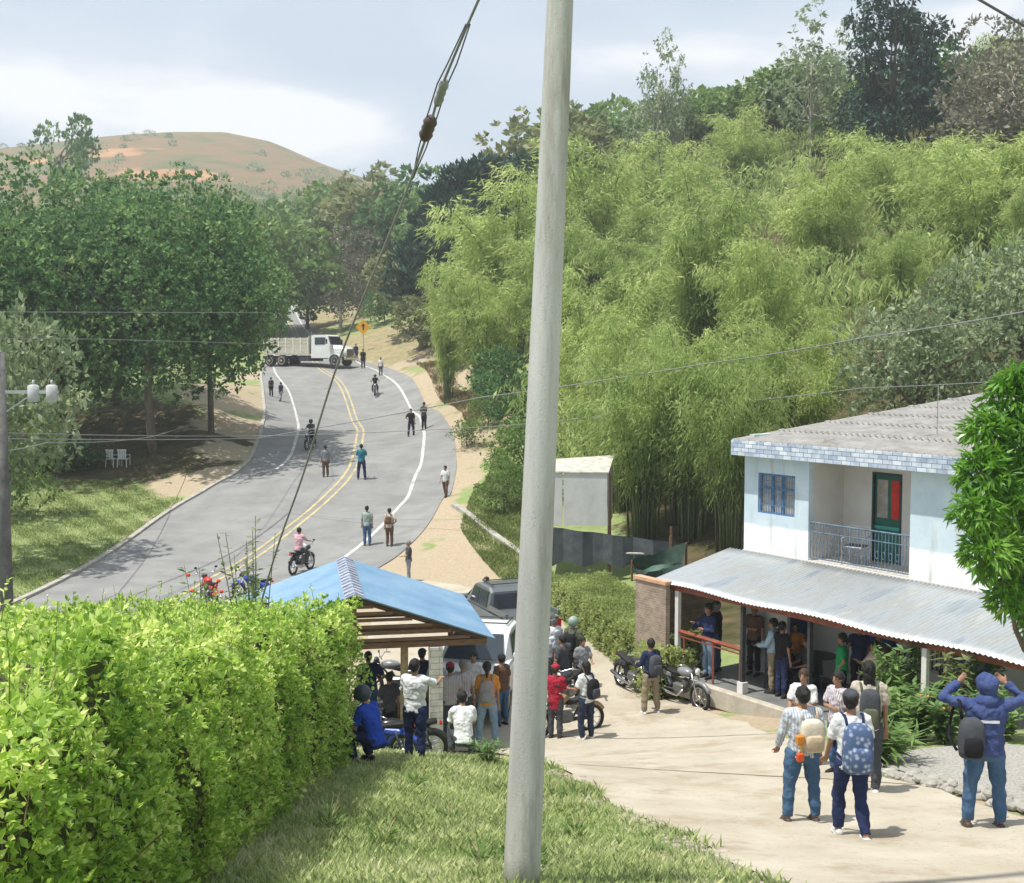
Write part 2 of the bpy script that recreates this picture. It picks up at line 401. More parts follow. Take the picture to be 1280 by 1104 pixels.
# --- driveway polygon
drive = [(-6.8, 43), (-6.2, 50.0)] 
def gv(px, py): v = G(px, py); return (v.x, v.y)
drive = [gv(500,745), gv(520,725)[:2], gv(590,735), gv(690,770), gv(742,805), gv(790,842), gv(845,868), gv(930,905), gv(985,925), gv(1060,960), gv(1180,992), gv(1279,1025), (9.5, 11.5), (9, 3), (3.2, 3), (3.0, 7), gv(958,1103), gv(862,1050), gv(765,1008), gv(700,962), gv(640,945), gv(600,940), gv(470,935), (-3.2, 28), (-4.4, 36)]
M_drive = weathered('drive_concrete', (.37,.325,.25), (.46,.415,.335), (.285,.23,.16), .5, .6, .6, 1, .92, .52)
def drape_poly(name, poly, step, zoff, m):
    P = np.array(poly); x0, y0 = P.min(0); x1, y1 = P.max(0)
    # densify the border
    bd = []
    for i in range(len(poly)):
        a = np.array(poly[i]); b_ = np.array(poly[(i+1)%len(poly)]); k = max(1, int(np.linalg.norm(b_-a)/step))
        for j in range(k): bd.append(a*(1-j/k)+b_*j/k)
    bd = np.array(bd); jit = RNG.normal(size=bd.shape)*.06; bd = bd+jit
    gx, gy = np.meshgrid(np.arange(x0+step/2, x1, step), np.arange(y0+step/2, y1, step)); gx = gx.ravel(); gy = gy.ravel()
    k = inpoly(bd, gx, gy); gx = gx[k]; gy = gy[k]
    dm = np.min((gx[:, None]-bd[None, :, 0])**2+(gy[:, None]-bd[None, :, 1])**2, axis=1) > (step*.5)**2
    vs = [Vector((float(a), float(b_))) for a, b_ in bd]+[Vector((float(a), float(b_))) for a, b_ in zip(gx[dm], gy[dm])]
    nb = len(bd); r = delaunay_2d_cdt(vs, [], [list(range(nb))], 1, 1e-4)
    V = np.array([(v.x, v.y) for v in r[0]]); Z = H(V[:, 0], V[:, 1])+zoff
    b = B(); b.v = [(float(a[0]), float(a[1]), float(z)) for a, z in zip(V, Z)]; b.f = [tuple(f) for f in r[2]]; b.m = [0]*len(b.f)
    return link(name, b.mesh(name, m, True)), bd
drv, drive_bd = drape_poly('driveway', drive, .6, .03, M_drive); drv['kind'] = 'structure'; drv['label'] = 'pale sandy concrete drive sloping past the house'
# expansion joints in the drive
M_joint = mat('joint_dark', (.20,.17,.12), .95, .2, 5)
for i, (a, b_) in enumerate((((655,918),(1010,918)), ((700,957),(1160,985)))):
    A = G(*a); Bq = G(*b_); n = 26; ln = [Vector((A.x+(Bq.x-A.x)*k/n, A.y+(Bq.y-A.y)*k/n+random.uniform(-.02,.02), 0)) for k in range(n+1)]
    q = [Vector((p.x, p.y+.035+random.uniform(0,.03), 0)) for p in ln]
    o = link('joint_line', strip_mesh('joint_line', [ln, q], .036, M_joint)); o['kind'] = 'structure'

# --- ground sheet
def axis(segs):
    out = []
    for a, b_, st in segs: out += list(np.arange(a, b_, st))
    return np.array(out+[segs[-1][1]])
gx = axis([(-2500,-500,400),(-500,-120,20),(-120,-40,3),(-40,-20,.8),(-20,16,.35),(16,40,.9),(40,120,3),(120,500,20),(500,2500,400)])
gy = axis([(-300,-20,40),(-20,2,1.5),(2,60,.35),(60,125,.8),(125,240,3),(240,800,12),(800,3200,400)])
GX, GY = np.meshgrid(gx, gy)
GZ = H(np.clip(GX,-600,600), np.clip(GY,-20,900))
farmask = (np.abs(GX) > 500) | (GY > 820); GZ = np.where(farmask, np.minimum(GZ, 10), GZ)
roadpoly = [(p.x, p.y) for p in cL]+[(p.x, p.y) for p in reversed(cR)]
inr = inpoly(roadpoly, GX, GY); ind = inpoly(drive_bd, GX, GY)
def dist_line(c, X, Y, step=1):
    d = np.full(X.shape, 1e9)
    for p in c[::step]: d = np.minimum(d, np.hypot(X-p.x, Y-p.y))
    return d
db = np.min([np.hypot(GX-p[0], GY-p[1]) for p in drive_bd], axis=0)
dr_ = np.minimum(dist_line(cL, GX, GY), dist_line(cR, GX, GY))
GZ = GZ-.09*((inr & (dr_ > .55)) | (ind & (db > .5)))
hpoly = [tuple(HP(-.9,-2.65,0)[:2]), tuple(HP(11.2,-2.65,0)[:2]), tuple(HP(11.2,11.5,0)[:2]), tuple(HP(-.9,11.5,0)[:2])]
inh = inpoly(hpoly, GX, GY); GZ = np.where(inh, np.minimum(GZ, ZP-.25), GZ)
ny, nx = GX.shape
me = bpy.data.meshes.new('ground'); V = np.stack([GX, GY, GZ], -1).reshape(-1, 3).astype(np.float32)
idx = np.arange(ny*nx).reshape(ny, nx); F = np.stack([idx[:-1,:-1], idx[:-1,1:], idx[1:,1:], idx[1:,:-1]], -1).reshape(-1, 4).astype(np.int32)
me.vertices.add(len(V)); me.vertices.foreach_set('co', V.ravel()); me.loops.add(F.size); me.loops.foreach_set('vertex_index', F.ravel())
me.polygons.add(len(F)); me.polygons.foreach_set('loop_start', np.arange(0, F.size, 4, dtype=np.int32)); me.polygons.foreach_set('loop_total', np.full(len(F), 4, np.int32))
me.polygons.foreach_set('use_smooth', np.ones(len(F), bool)); me.update(calc_edges=True)
# surface cover, as attributes: r = bare dirt, g = dry grass / hill soil, b = forest floor
def blobw(pts, X, Y):
    w = np.zeros(X.shape)
    for x, y, r in pts: w = np.maximum(w, np.clip(1.35-np.hypot(X-x, Y-y)/r, 0, 1))
    return w
dx0, dx1 = dist_line(cR, GX, GY), dist_line(cL, GX, GY)
dirt = np.clip(1.3-dx0/1.1, 0, 1)*.8
dirt = np.maximum(dirt, np.clip(1.3-dx1/1.0, 0, 1)*.75)
def gb(px, py, r): v = G(px, py); return (v.x, v.y, r)
dirt = np.maximum(dirt, blobw([gb(560,690,1.6),gb(575,660,1.6),gb(590,720,1.8),gb(530,700,1.8),gb(560,640,1.1),gb(575,600,.9),gb(585,560,1),gb(600,740,2.5),gb(640,760,2.5),gb(500,760,3),gb(570,780,3),
    gb(440,800,3),gb(500,820,3),gb(500,860,3),gb(545,880,3),gb(540,738,3.5),gb(565,715,3),gb(520,716,2.5),gb(605,700,1.8),gb(480,730,3),gb(585,680,1.8),gb(300,500,4),gb(305,525,3.5),gb(275,500,3.5),gb(285,540,3),gb(290,480,4),gb(310,545,2),gb(280,590,1.6),gb(235,605,2.4),gb(290,565,2.2),gb(320,470,4),gb(560,510,2.2),gb(540,470,3),gb(520,450,3.5),gb(580,520,2.2),gb(585,545,1.8),gb(590,500,2.4),gb(560,485,3),gb(575,470,2.5),gb(555,455,2.5),gb(590,575,1.4),gb(580,600,1.3)], GX, GY))
dirt = np.maximum(dirt, np.clip(1.25-np.min([np.hypot(GX-p[0], GY-p[1]) for p in drive_bd[::2]], axis=0)/.7, 0, 1)*.85)
dirt = np.maximum(dirt, blobw([(HP(1,-3.6,0).x, HP(1,-3.6,0).y, 1.4), (HP(4,-3.4,0).x, HP(4,-3.4,0).y, 1.4)], GX, GY))
dry = np.clip((GY-330)/80, 0, 1)
dry = np.maximum(dry, .95*blobw([gb(475,440,9),gb(500,432,11),gb(525,435,9),gb(460,430,9),gb(545,440,7),gb(580,470,5),gb(605,500,4),gb(620,530,3),gb(610,560,2),gb(545,470,6),gb(560,495,4),gb(510,445,5),gb(570,520,2.5),gb(400,398,8),gb(430,400,8)], GX, GY))
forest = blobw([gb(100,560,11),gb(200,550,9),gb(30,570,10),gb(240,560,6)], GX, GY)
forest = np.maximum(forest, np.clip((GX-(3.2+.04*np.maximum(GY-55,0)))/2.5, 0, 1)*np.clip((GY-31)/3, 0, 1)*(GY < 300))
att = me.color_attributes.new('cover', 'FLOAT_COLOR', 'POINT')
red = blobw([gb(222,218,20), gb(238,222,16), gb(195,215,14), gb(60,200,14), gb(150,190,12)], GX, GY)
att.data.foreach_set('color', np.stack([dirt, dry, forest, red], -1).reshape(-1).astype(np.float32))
m = bpy.data.materials.new('ground_cover'); m.use_nodes = True; N, L = nodes_of(m); bs = N['Principled BSDF']; bs.inputs['Roughness'].default_value = .95; bs.inputs['Specular IOR Level'].default_value = .1
at = N.new('ShaderNodeAttribute'); at.attribute_name = 'cover'; sp = N.new('ShaderNodeSeparateColor'); L.new(at.outputs['Color'], sp.inputs[0])
tc = N.new('ShaderNodeTexCoord')
def noise(sc, det=6, ro=.6):
    n = N.new('ShaderNodeTexNoise'); n.inputs['Scale'].default_value = sc; n.inputs['Detail'].default_value = det; n.inputs['Roughness'].default_value = ro; L.new(tc.outputs['Object'], n.inputs['Vector']); return n
def ramp(src, stops):
    r = N.new('ShaderNodeValToRGB'); e = r.color_ramp.elements; e[0].position, e[0].color = stops[0][0], (*stops[0][1], 1); e[1].position, e[1].color = stops[-1][0], (*stops[-1][1], 1)
    for p, c in stops[1:-1]: x = e.new(p); x.color = (*c, 1)
    L.new(src, r.inputs[0]); return r
def mixc(f, a, b_):
    x = N.new('ShaderNodeMix'); x.data_type = 'RGBA'; L.new(f, x.inputs[0]); L.new(a, x.inputs[6]); L.new(b_, x.inputs[7]); return x.outputs[2]
def edge(w, n, k=2.2):
    a = N.new('ShaderNodeMath'); a.operation = 'MULTIPLY_ADD'; L.new(n, a.inputs[0]); a.inputs[1].default_value = 1.3; a.inputs[2].default_value = -.65
    s = N.new('ShaderNodeMath'); s.operation = 'ADD'; L.new(w, s.inputs[0]); L.new(a.outputs[0], s.inputs[1])
    r = N.new('ShaderNodeMapRange'); r.inputs[1].default_value = .38; r.inputs[2].default_value = .62; L.new(s.outputs[0], r.inputs[0])
    g = N.new('ShaderNodeMath'); g.operation = 'MULTIPLY'; L.new(r.outputs[0], g.inputs[0])
    c = N.new('ShaderNodeMapRange'); c.inputs[1].default_value = .02; c.inputs[2].default_value = .2; L.new(w, c.inputs[0]); L.new(c.outputs[0], g.inputs[1]); return g.outputs[0]
n1 = noise(1.3); n2 = noise(9, 8, .7); n3 = noise(.12, 5)
grass = ramp(n2.outputs['Fac'], [(.3, (.15,.20,.07)), (.5, (.22,.29,.10)), (.72, (.34,.37,.17))])
g2 = ramp(n1.outputs['Fac'], [(.35, (.18,.25,.085)), (.68, (.35,.35,.20))])
gm = N.new('ShaderNodeMix'); gm.data_type = 'RGBA'; gm.inputs[0].default_value = .5; L.new(grass.outputs[0], gm.inputs[6]); L.new(g2.outputs[0], gm.inputs[7])
dr = ramp(n2.outputs['Fac'], [(.3, (.33,.26,.175)), (.7, (.46,.385,.28))])
ndry = noise(.05, 9, .62); dryc = ramp(ndry.outputs['Fac'], [(.36, (.085,.115,.04)), (.47, (.145,.13,.055)), (.58, (.22,.13,.065)), (.7, (.12,.13,.05))])
drynear = ramp(n1.outputs['Fac'], [(.35, (.22,.21,.10)), (.65, (.36,.29,.18))])
geo = N.new('ShaderNodeSeparateXYZ'); L.new(tc.outputs['Object'], geo.inputs[0]); fr = N.new('ShaderNodeMapRange'); fr.inputs[1].default_value = 200; fr.inputs[2].default_value = 330; L.new(geo.outputs['Y'], fr.inputs[0])
dryx = mixc(fr.outputs[0], drynear.outputs[0], dryc.outputs[0])
redc = ramp(ndry.outputs['Fac'], [(.4, (.33,.16,.07)), (.6, (.42,.25,.13))])
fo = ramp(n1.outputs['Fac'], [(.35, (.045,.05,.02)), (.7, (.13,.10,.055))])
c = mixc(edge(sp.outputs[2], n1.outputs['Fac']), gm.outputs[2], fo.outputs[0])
c = mixc(edge(sp.outputs[1], n1.outputs['Fac']), c, dryx)
c = mixc(edge(sp.outputs[0], n1.outputs['Fac']), c, dr.outputs[0])
c = mixc(edge(at.outputs['Alpha'], ndry.outputs['Fac']), c, redc.outputs[0])
L.new(c, bs.inputs['Base Color'])
bp = N.new('ShaderNodeBump'); bp.inputs['Strength'].default_value = .6; bp.inputs['Distance'].default_value = .08; L.new(n2.outputs['Fac'], bp.inputs['Height']); L.new(bp.outputs[0], bs.inputs['Normal'])
me.materials.append(m); ground = link('ground', me); ground['kind'] = 'structure'; ground['label'] = 'grassy hillside ground with bare dirt and brown hill beyond'

# ================================================================== LIGHT, SKY, CAMERA
SUN_EL, SUN_AZ = R(68), R(246)     # azimuth clockwise from +Y (north): light comes from the left
sd = Vector((math.sin(SUN_AZ)*math.cos(SUN_EL), math.cos(SUN_AZ)*math.cos(SUN_EL), math.sin(SUN_EL)))
sun = bpy.data.objects.new('sun', bpy.data.lights.new('sun', 'SUN')); COL.objects.link(sun); sun.data.energy = 3.8; sun.data.angle = R(.8); sun.data.color = (1, .955, .88)
sun.rotation_euler = (-sd).to_track_quat('-Z', 'Y').to_euler(); sun.location = sd*60
w = bpy.data.worlds.new('World'); S.world = w; w.use_nodes = True; N = w.node_tree.nodes; L = w.node_tree.links; N.clear()
out = N.new('ShaderNodeOutputWorld'); bg = N.new('ShaderNodeBackground'); sky = N.new('ShaderNodeTexSky'); sky.sky_type = 'NISHITA'; sky.sun_disc = False
sky.sun_elevation = SUN_EL; sky.sun_rotation = SUN_AZ; sky.air_density = 1.2; sky.dust_density = 2.0; sky.altitude = 900
tc = N.new('ShaderNodeTexCoord'); mp = N.new('ShaderNodeMapping'); mp.inputs['Scale'].default_value = (1, 1, 2.6); mp.inputs['Location'].default_value = (.72, 0, .1); L.new(tc.outputs['Generated'], mp.inputs[0])
cn = N.new('ShaderNodeTexNoise'); cn.inputs['Scale'].default_value = 3.4; cn.inputs['Detail'].default_value = 9; cn.inputs['Roughness'].default_value = .52; cn.inputs['Distortion'].default_value = .25; L.new(mp.outputs[0], cn.inputs['Vector'])
cc = N.new('ShaderNodeValToRGB'); L.new(cn.outputs['Fac'], cc.inputs[0]); e = cc.color_ramp.elements
e[0].position = .40; e[0].color = (4.4, 5.15, 6.1, 1); e[1].position = .66; e[1].color = (8.6, 8.6, 8.4, 1); x = e.new(.56); x.color = (5.5, 6.15, 6.95, 1)
def cloud_bank(px, py, wdt, amt, prev):
    d0 = ray(px, py).normalized(); dp = N.new('ShaderNodeVectorMath'); dp.operation = 'DISTANCE'; nv = N.new('ShaderNodeVectorMath'); nv.operation = 'NORMALIZE'; L.new(tc.outputs['Generated'], nv.inputs[0])
    sc_ = N.new('ShaderNodeVectorMath'); sc_.operation = 'MULTIPLY'; L.new(nv.outputs[0], sc_.inputs[0]); sc_.inputs[1].default_value = (1, 1, 2.4); L.new(sc_.outputs[0], dp.inputs[0]); dp.inputs[1].default_value = (d0.x, d0.y, d0.z*2.4)
    m1 = N.new('ShaderNodeMapRange'); m1.interpolation_type = 'SMOOTHSTEP'; m1.inputs[1].default_value = wdt; m1.inputs[2].default_value = 0; m1.inputs[3].default_value = 0; m1.inputs[4].default_value = amt; L.new(dp.outputs['Value'], m1.inputs[0])
    a = N.new('ShaderNodeMath'); a.operation = 'ADD'; L.new(prev, a.inputs[0]); L.new(m1.outputs[0], a.inputs[1]); return a.outputs[0]
fc = cloud_bank(395, 140, .10, .17, cn.outputs['Fac']); fc = cloud_bank(300, 155, .09, .10, fc); fc = cloud_bank(770, 95, .16, .13, fc); fc = cloud_bank(60, 60, .2, .03, fc); L.new(fc, cc.inputs[0])
mx = N.new('ShaderNodeMix'); mx.data_type = 'RGBA'; mx.inputs[0].default_value = .82; L.new(sky.outputs[0], mx.inputs[6]); L.new(cc.outputs[0], mx.inputs[7])
L.new(mx.outputs[2], bg.inputs[0]); bg.inputs[1].default_value = .088; L.new(bg.outputs[0], out.inputs[0])
cam = bpy.data.objects.new('camera', bpy.data.cameras.new('camera')); COL.objects.link(cam); S.camera = cam
cam.rotation_euler = (math.pi/2-PITCH, 0, 0); cam.data.sensor_width = 36; cam.data.lens = FPX/1280*36; cam.data.clip_end = 6000; cam.data.clip_start = .1
S.view_settings.view_transform = 'Standard'; S.view_settings.look = 'None'; S.view_settings.gamma = 1; S.view_settings.exposure = .78
S.render.engine = 'CYCLES'; S.cycles.max_bounces = 6; S.cycles.transparent_max_bounces = 6; S.cycles.use_denoising = True; S.cycles.volume_bounces = 0
# ================================================================== HOUSE
def house_mat():
    m = bpy.data.materials.new('house_paint'); m.use_nodes = True; N, L = nodes_of(m); b = N['Principled BSDF']; b.inputs['Roughness'].default_value = .85
    tc = N.new('ShaderNodeTexCoord'); sx = N.new('ShaderNodeSeparateXYZ'); L.new(tc.outputs['Object'], sx.inputs[0])
    n = N.new('ShaderNodeTexNoise'); n.inputs['Scale'].default_value = 1.1; n.inputs['Detail'].default_value = 8; n.inputs['Roughness'].default_value = .7; L.new(tc.outputs['Object'], n.inputs['Vector'])
    mp = N.new('ShaderNodeMapping'); mp.inputs['Scale'].default_value = (2.6, 2.6, .45); L.new(tc.outputs['Object'], mp.inputs[0])
    n2 = N.new('ShaderNodeTexNoise'); n2.inputs['Scale'].default_value = 1.5; n2.inputs['Detail'].default_value = 6; L.new(mp.outputs[0], n2.inputs['Vector'])
    r = N.new('ShaderNodeValToRGB'); L.new(n.outputs['Fac'], r.inputs[0]); r.color_ramp.elements[0].color = (.42,.53,.60,1); r.color_ramp.elements[1].color = (.58,.67,.71,1); r.color_ramp.elements[0].position = .3; r.color_ramp.elements[1].position = .62
    w = N.new('ShaderNodeRGB'); w.outputs[0].default_value = (.80,.81,.80,1)
    g = N.new('ShaderNodeMath'); g.operation = 'MULTIPLY_ADD'; L.new(n.outputs['Fac'], g.inputs[0]); g.inputs[1].default_value = .3; L.new(sx.outputs['Z'], g.inputs[2])
    mr = N.new('ShaderNodeMapRange'); mr.inputs[1].default_value = ZJ+.80; mr.inputs[2].default_value = ZJ+.86; L.new(g.outputs[0], mr.inputs[0])
    mx = N.new('ShaderNodeMix'); mx.data_type = 'RGBA'; L.new(mr.outputs[0], mx.inputs[0]); L.new(w.outputs[0], mx.inputs[6]); L.new(r.outputs[0], mx.inputs[7])
    st = N.new('ShaderNodeMapRange'); st.inputs[1].default_value = .54; st.inputs[2].default_value = .72; L.new(n2.outputs['Fac'], st.inputs[0])
    gr = N.new('ShaderNodeMix'); gr.data_type = 'RGBA'; ml = N.new('ShaderNodeMath'); ml.operation = 'MULTIPLY'; ml.inputs[1].default_value = .7; L.new(st.outputs[0], ml.inputs[0]); L.new(ml.outputs[0], gr.inputs[0])
    L.new(mx.outputs[2], gr.inputs[6]); gr.inputs[7].default_value = (.38,.38,.34,1); L.new(gr.outputs[2], b.inputs['Base Color'])
    return m
M_house = house_mat()
M_white = mat('wall_white', (.62,.61,.58), .85, .08, 1.5, .15, col2=(.74,.73,.71))
M_beige = mat('wall_beige', (.56,.53,.49), .85, .08, 1.5, .15, col2=(.64,.62,.58))
M_blue = mat('blue_paint', (.02,.09,.30), .5, .2, 4)
M_bluel = mat('blue_frame', (.10,.20,.36), .5, .2, 6)
M_green = mat('green_door', (.02,.13,.09), .5, .2, 3)
M_dark = mat('dark_metal', (.04,.045,.05), .5, .2, 6)
M_black = mat('black_rubber', (.02,.02,.022), .7, .2, 6)
M_steel = mat('steel', (.45,.46,.47), .35, .15, 8, metal=.9)
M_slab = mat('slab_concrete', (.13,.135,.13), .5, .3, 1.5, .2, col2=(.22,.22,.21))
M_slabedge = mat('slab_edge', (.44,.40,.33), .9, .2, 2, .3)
M_wood = mat('brown_wood', (.16,.09,.05), .75, .3, 5, .3, stretch=(1,1,6))
M_redwood = mat('red_rail', (.24,.07,.04), .6, .25, 5)
M_curt = mat('curtain', (.42,.38,.31), .9, .25, 7, stretch=(9,9,.6))
M_red = mat('red_cloth', (.55,.04,.03), .85, .15, 5)
def M_glass(name='window_glass', c=(.03,.04,.05)):
    return mat(name, c, .08, .1, 3, spec=.6)
def brick_mat(name, c1, c2, mortar, scale=4.5, w=.5, h=.25, rot=None):
    m = bpy.data.materials.new(name); m.use_nodes = True; N, L = nodes_of(m); b = N['Principled BSDF']; b.inputs['Roughness'].default_value = .9
    tc = N.new('ShaderNodeTexCoord'); mp = N.new('ShaderNodeMapping'); L.new(tc.outputs['Object'], mp.inputs[0]); mp.inputs['Rotation'].default_value = (math.pi/2, 0, 0)
    br = N.new('ShaderNodeTexBrick'); br.inputs['Scale'].default_value = scale; br.inputs['Color1'].default_value = (*c1,1); br.inputs['Color2'].default_value = (*c2,1); br.inputs['Mortar'].default_value = (*mortar,1)
    br.inputs['Mortar Size'].default_value = .025; br.inputs['Brick Width'].default_value = w; br.inputs['Row Height'].default_value = h; L.new(mp.outputs[0], br.inputs['Vector'])
    n = N.new('ShaderNodeTexNoise'); n.inputs['Scale'].default_value = 5; n.inputs['Detail'].default_value = 6; L.new(tc.outputs['Object'], n.inputs['Vector'])
    mx = N.new('ShaderNodeMix'); mx.data_type = 'RGBA'; mx.blend_type = 'OVERLAY'; mx.inputs[0].default_value = .6; L.new(br.outputs[0], mx.inputs[6]); L.new(n.outputs['Fac'], mx.inputs[7]); L.new(mx.outputs[2], b.inputs['Base Color'])
    return m
M_fascia = brick_mat('fascia_tiles', (.30,.37,.48), (.62,.66,.70), (.16,.2,.27), 3.2, .8, .33)
M_brick = brick_mat('annex_brick', (.25,.18,.13), (.33,.25,.18), (.36,.32,.27), 5, .6, .3)

house = empty('house', (HO.x, HO.y, 0), HRZ, 'two storey pale blue and white house with balcony and grey corrugated roof', 'house')
def hbox(name, t0, t1, s0, s1, z0, z1, m, parent=None, b=None):
    q = B() if b is None else b; q.box(((t0+t1)/2, (s0+s1)/2, (z0+z1)/2), (abs(t1-t0), abs(s1-s0), abs(z1-z0)))
    if b is None: return q.build(name, m, parent or house)
DEPTH = 10.6; LEN = 12.0; REC0, REC1, RS = 2.09, 4.95, 1.25
# ground floor wall with openings on the front (s from 0 to .18)
def wall_with_holes(name, t0, t1, s0, s1, z0, z1, holes, m, parent=None):
    ts = sorted(set([t0, t1]+[h[0] for h in holes]+[h[1] for h in holes])); zs = sorted(set([z0, z1]+[h[2] for h in holes]+[h[3] for h in holes]))
    b = B(); 
    for i in range(len(ts)-1):
        a = 0
        for j in range(len(zs)-1):
            tm, zm = (ts[i]+ts[i+1])/2, (zs[j]+zs[j+1])/2
            if any(h[0] < tm < h[1] and h[2] < zm < h[3] for h in holes): continue
            hbox('', ts[i], ts[i+1], s0, s1, zs[j], zs[j+1], None, None, b)
    bm = bmesh.new(); tmp = b.mesh(name, m); bm.from_mesh(tmp)
    bmesh.ops.remove_doubles(bm, verts=bm.verts, dist=1e-4)
    # drop interior double faces
    seen = {}; kill = []
    for f in bm.faces:
        k = tuple(round(x, 3) for x in f.calc_center_median())
        if k in seen: kill += [f, seen[k]]
        else: seen[k] = f
    bmesh.ops.delete(bm, geom=list(set(kill)), context='FACES_ONLY'); bmesh.ops.recalc_face_normals(bm, faces=bm.faces); bm.to_mesh(tmp); bm.free()
    return link(name, tmp, parent or house)
GH = [(1.35,2.12,ZP,ZP+2.15), (3.8,4.7,ZP,ZP+2.15), (4.95,5.95,ZP+.75,ZP+2.0), (6.1,7.0,ZP,ZP+2.15), (8.6,9.6,ZP,ZP+2.15)]
wall_with_holes('lower_wall', 0, LEN, 0, .18, ZP-.3, ZJ-.14, GH, M_white)
hbox('side_wall', 0, .18, .183, DEPTH, ZP-.3, ZJ-.14, M_white); hbox('side_wall', LEN-.18, LEN, .183, DEPTH, ZP-.3, ZJ-.14, M_white); hbox('back_wall', .183, LEN-.183, DEPTH-.18, DEPTH, ZP-.3, ZJ-.14, M_white)
hbox('floor_slab', -.02, LEN+.02, -.02, DEPTH+.02, ZJ-.137, ZJ, M_beige)
UH = [(.46,1.66,ZJ+.98,ZJ+1.98)]
wall_with_holes('upper_wall', 0, REC0, .003, .16, ZJ+.003, ZE, UH, M_house)
hbox('upper_wall', REC1, LEN, .003, .16, ZJ+.003, ZE, M_house)
hbox('side_wall', 0, .16, .163, DEPTH, ZJ+.003, ZE+.5, M_house); hbox('side_wall', LEN-.16, LEN, .163, DEPTH, ZJ+.003, ZE+.5, M_house)
hbox('back_wall', .163, LEN-.163, DEPTH-.16, DEPTH, ZJ+.003, ZE+.9, M_house)
hbox('recess_wall', REC0-.12, REC0, .163, RS, ZJ+.003, ZE-.003, M_beige); hbox('recess_wall', REC1, REC1+.12, .163, RS, ZJ+.003, ZE-.003, M_beige)
DT0, DT1 = 2.94, 3.78
wall_with_holes('recess_wall', REC0, REC1, RS, RS+.15, ZJ+.003, ZE+.2, [(DT0, DT1, ZJ-.01, ZJ+2.12)], M_beige)
hbox('recess_ceiling', REC0, REC1, .0, RS, ZE-.001, ZE+.05, M_beige)
# balcony door: green leaf, glass pane and a red cloth
d = hbox('balcony_door', DT0+.03, DT1-.03, RS+.05, RS+.10, ZJ+.01, ZJ+2.09, M_green)
b = B()
for t0, t1, z0, z1 in ((DT0,DT0+.05,ZJ,ZJ+2.12),(DT1-.05,DT1,ZJ,ZJ+2.12),(DT0+.05,DT1-.05,ZJ+2.07,ZJ+2.12)): hbox('', t0, t1, RS-.015, RS+.045, z0, z1, None, None, b)
b.build('door_frame', M_dark, d)
hbox('door_pane', DT0+.12, DT0+.42, RS+.035, RS+.048, ZJ+1.05, ZJ+1.95, mat('pane_pale', (.34,.30,.27), .3, .3, 3), d)
hbox('door_pane', DT0+.52, DT1-.10, RS+.035, RS+.048, ZJ+1.05, ZJ+1.95, M_red, d)
hbox('door_rail', DT0+.06, DT1-.06, RS+.02, RS+.046, ZJ+.78, ZJ+.86, mat('teal_rail', (.05,.32,.27), .5), d)
# upper window
wd = hbox('window', .49, 1.63, .10, .115, ZJ+1.0, ZJ+1.96, M_curt)
b = B()
for t0, t1, z0, z1 in ((.46,.52,ZJ+.98,ZJ+1.98),(1.60,1.66,ZJ+.98,ZJ+1.98),(.52,1.60,ZJ+.98,ZJ+1.03),(.52,1.60,ZJ+1.93,ZJ+1.98),(.86,.93,ZJ+1.03,ZJ+1.93),(1.19,1.26,ZJ+1.03,ZJ+1.93)): hbox('', t0, t1, .03, .09, z0, z1, None, None, b)
hbox('', .52, .86, .04, .085, ZJ+1.6, ZJ+1.65, None, None, b); hbox('', .93, 1.19, .04, .085, ZJ+1.6, ZJ+1.65, None, None, b); hbox('', 1.26, 1.6, .04, .085, ZJ+1.6, ZJ+1.65, None, None, b)
b.build('window_frame', M_bluel, wd)
b = B()
for k in range(13): b.tube([(.56+k*.083, .015, ZJ+1.0), (.56+k*.083, .015, ZJ+1.96)], .008, 5)
for z in (1.2,1.5,1.8): b.tube([(.5,.012,ZJ+z),(1.62,.012,ZJ+z)], .008, 5)
b.build('window_grille', M_bluel, wd)
# balcony railing with scrolls
b = B(); rz0, rz1 = ZJ+.08, ZJ+.92
for z, r in ((rz1,.022),(rz0,.016),(rz0+.62,.012)): b.tube([(REC0+.02,.06,z),(REC1-.02,.06,z)], r, 6)
n = 30
for k in range(n+1):
    t = REC0+.03+(REC1-REC0-.06)*k/n; b.tube([(t,.06,rz0),(t,.06,rz1)], .009, 5)
    if k % 2 == 0 and k < n:
        b.tube([(t+.047+.04*math.cos(a), .06, rz0+.31+.09*math.sin(a)) for a in np.linspace(0, 6.283, 10)], .007, 4, cap=False)
b.build('balcony_railing', mat('rail_blue', (.12,.17,.24), .5, .3, 6), house)
# roof: corrugated sheets rising to the back, tile fascia
def corrug(t0, t1, s0, s1, zf, pitch, amp, name, m, parent, thick=.012, nseg=8, wav=0):
    per = 6; n = int((t1-t0)/pitch*per); vs = []; fs = []
    ss = np.linspace(s0, s1, nseg+1)
    for lay in (0, 1):
        for j, s in enumerate(ss):
            for i in range(n+1):
                t = t0+(t1-t0)*i/n; z = zf(t, s)+amp*math.cos(2*math.pi*i/per)-lay*thick
                vs.append((t, s, z))
    k = (n+1)*(nseg+1)
    for j in range(nseg):
        for i in range(n):
            a = j*(n+1)+i; fs.append((a, a+1, a+n+2, a+n+1)); fs.append((k+a, k+a+n+1, k+a+n+2, k+a+1))
    for i in range(n): fs.append((i+1, i, k+i, k+i+1)); a = nseg*(n+1)+i; fs.append((a, a+1, k+a+1, k+a))
    for j in range(nseg): a = j*(n+1); fs.append((a, a+n+1, k+a+n+1, k+a)); a += n; fs.append((a+n+1, a, k+a, k+a+n+1))
    b = B(); b.v = vs; b.f = fs; b.m = [0]*len(fs); return b.build(name, m, parent, True)
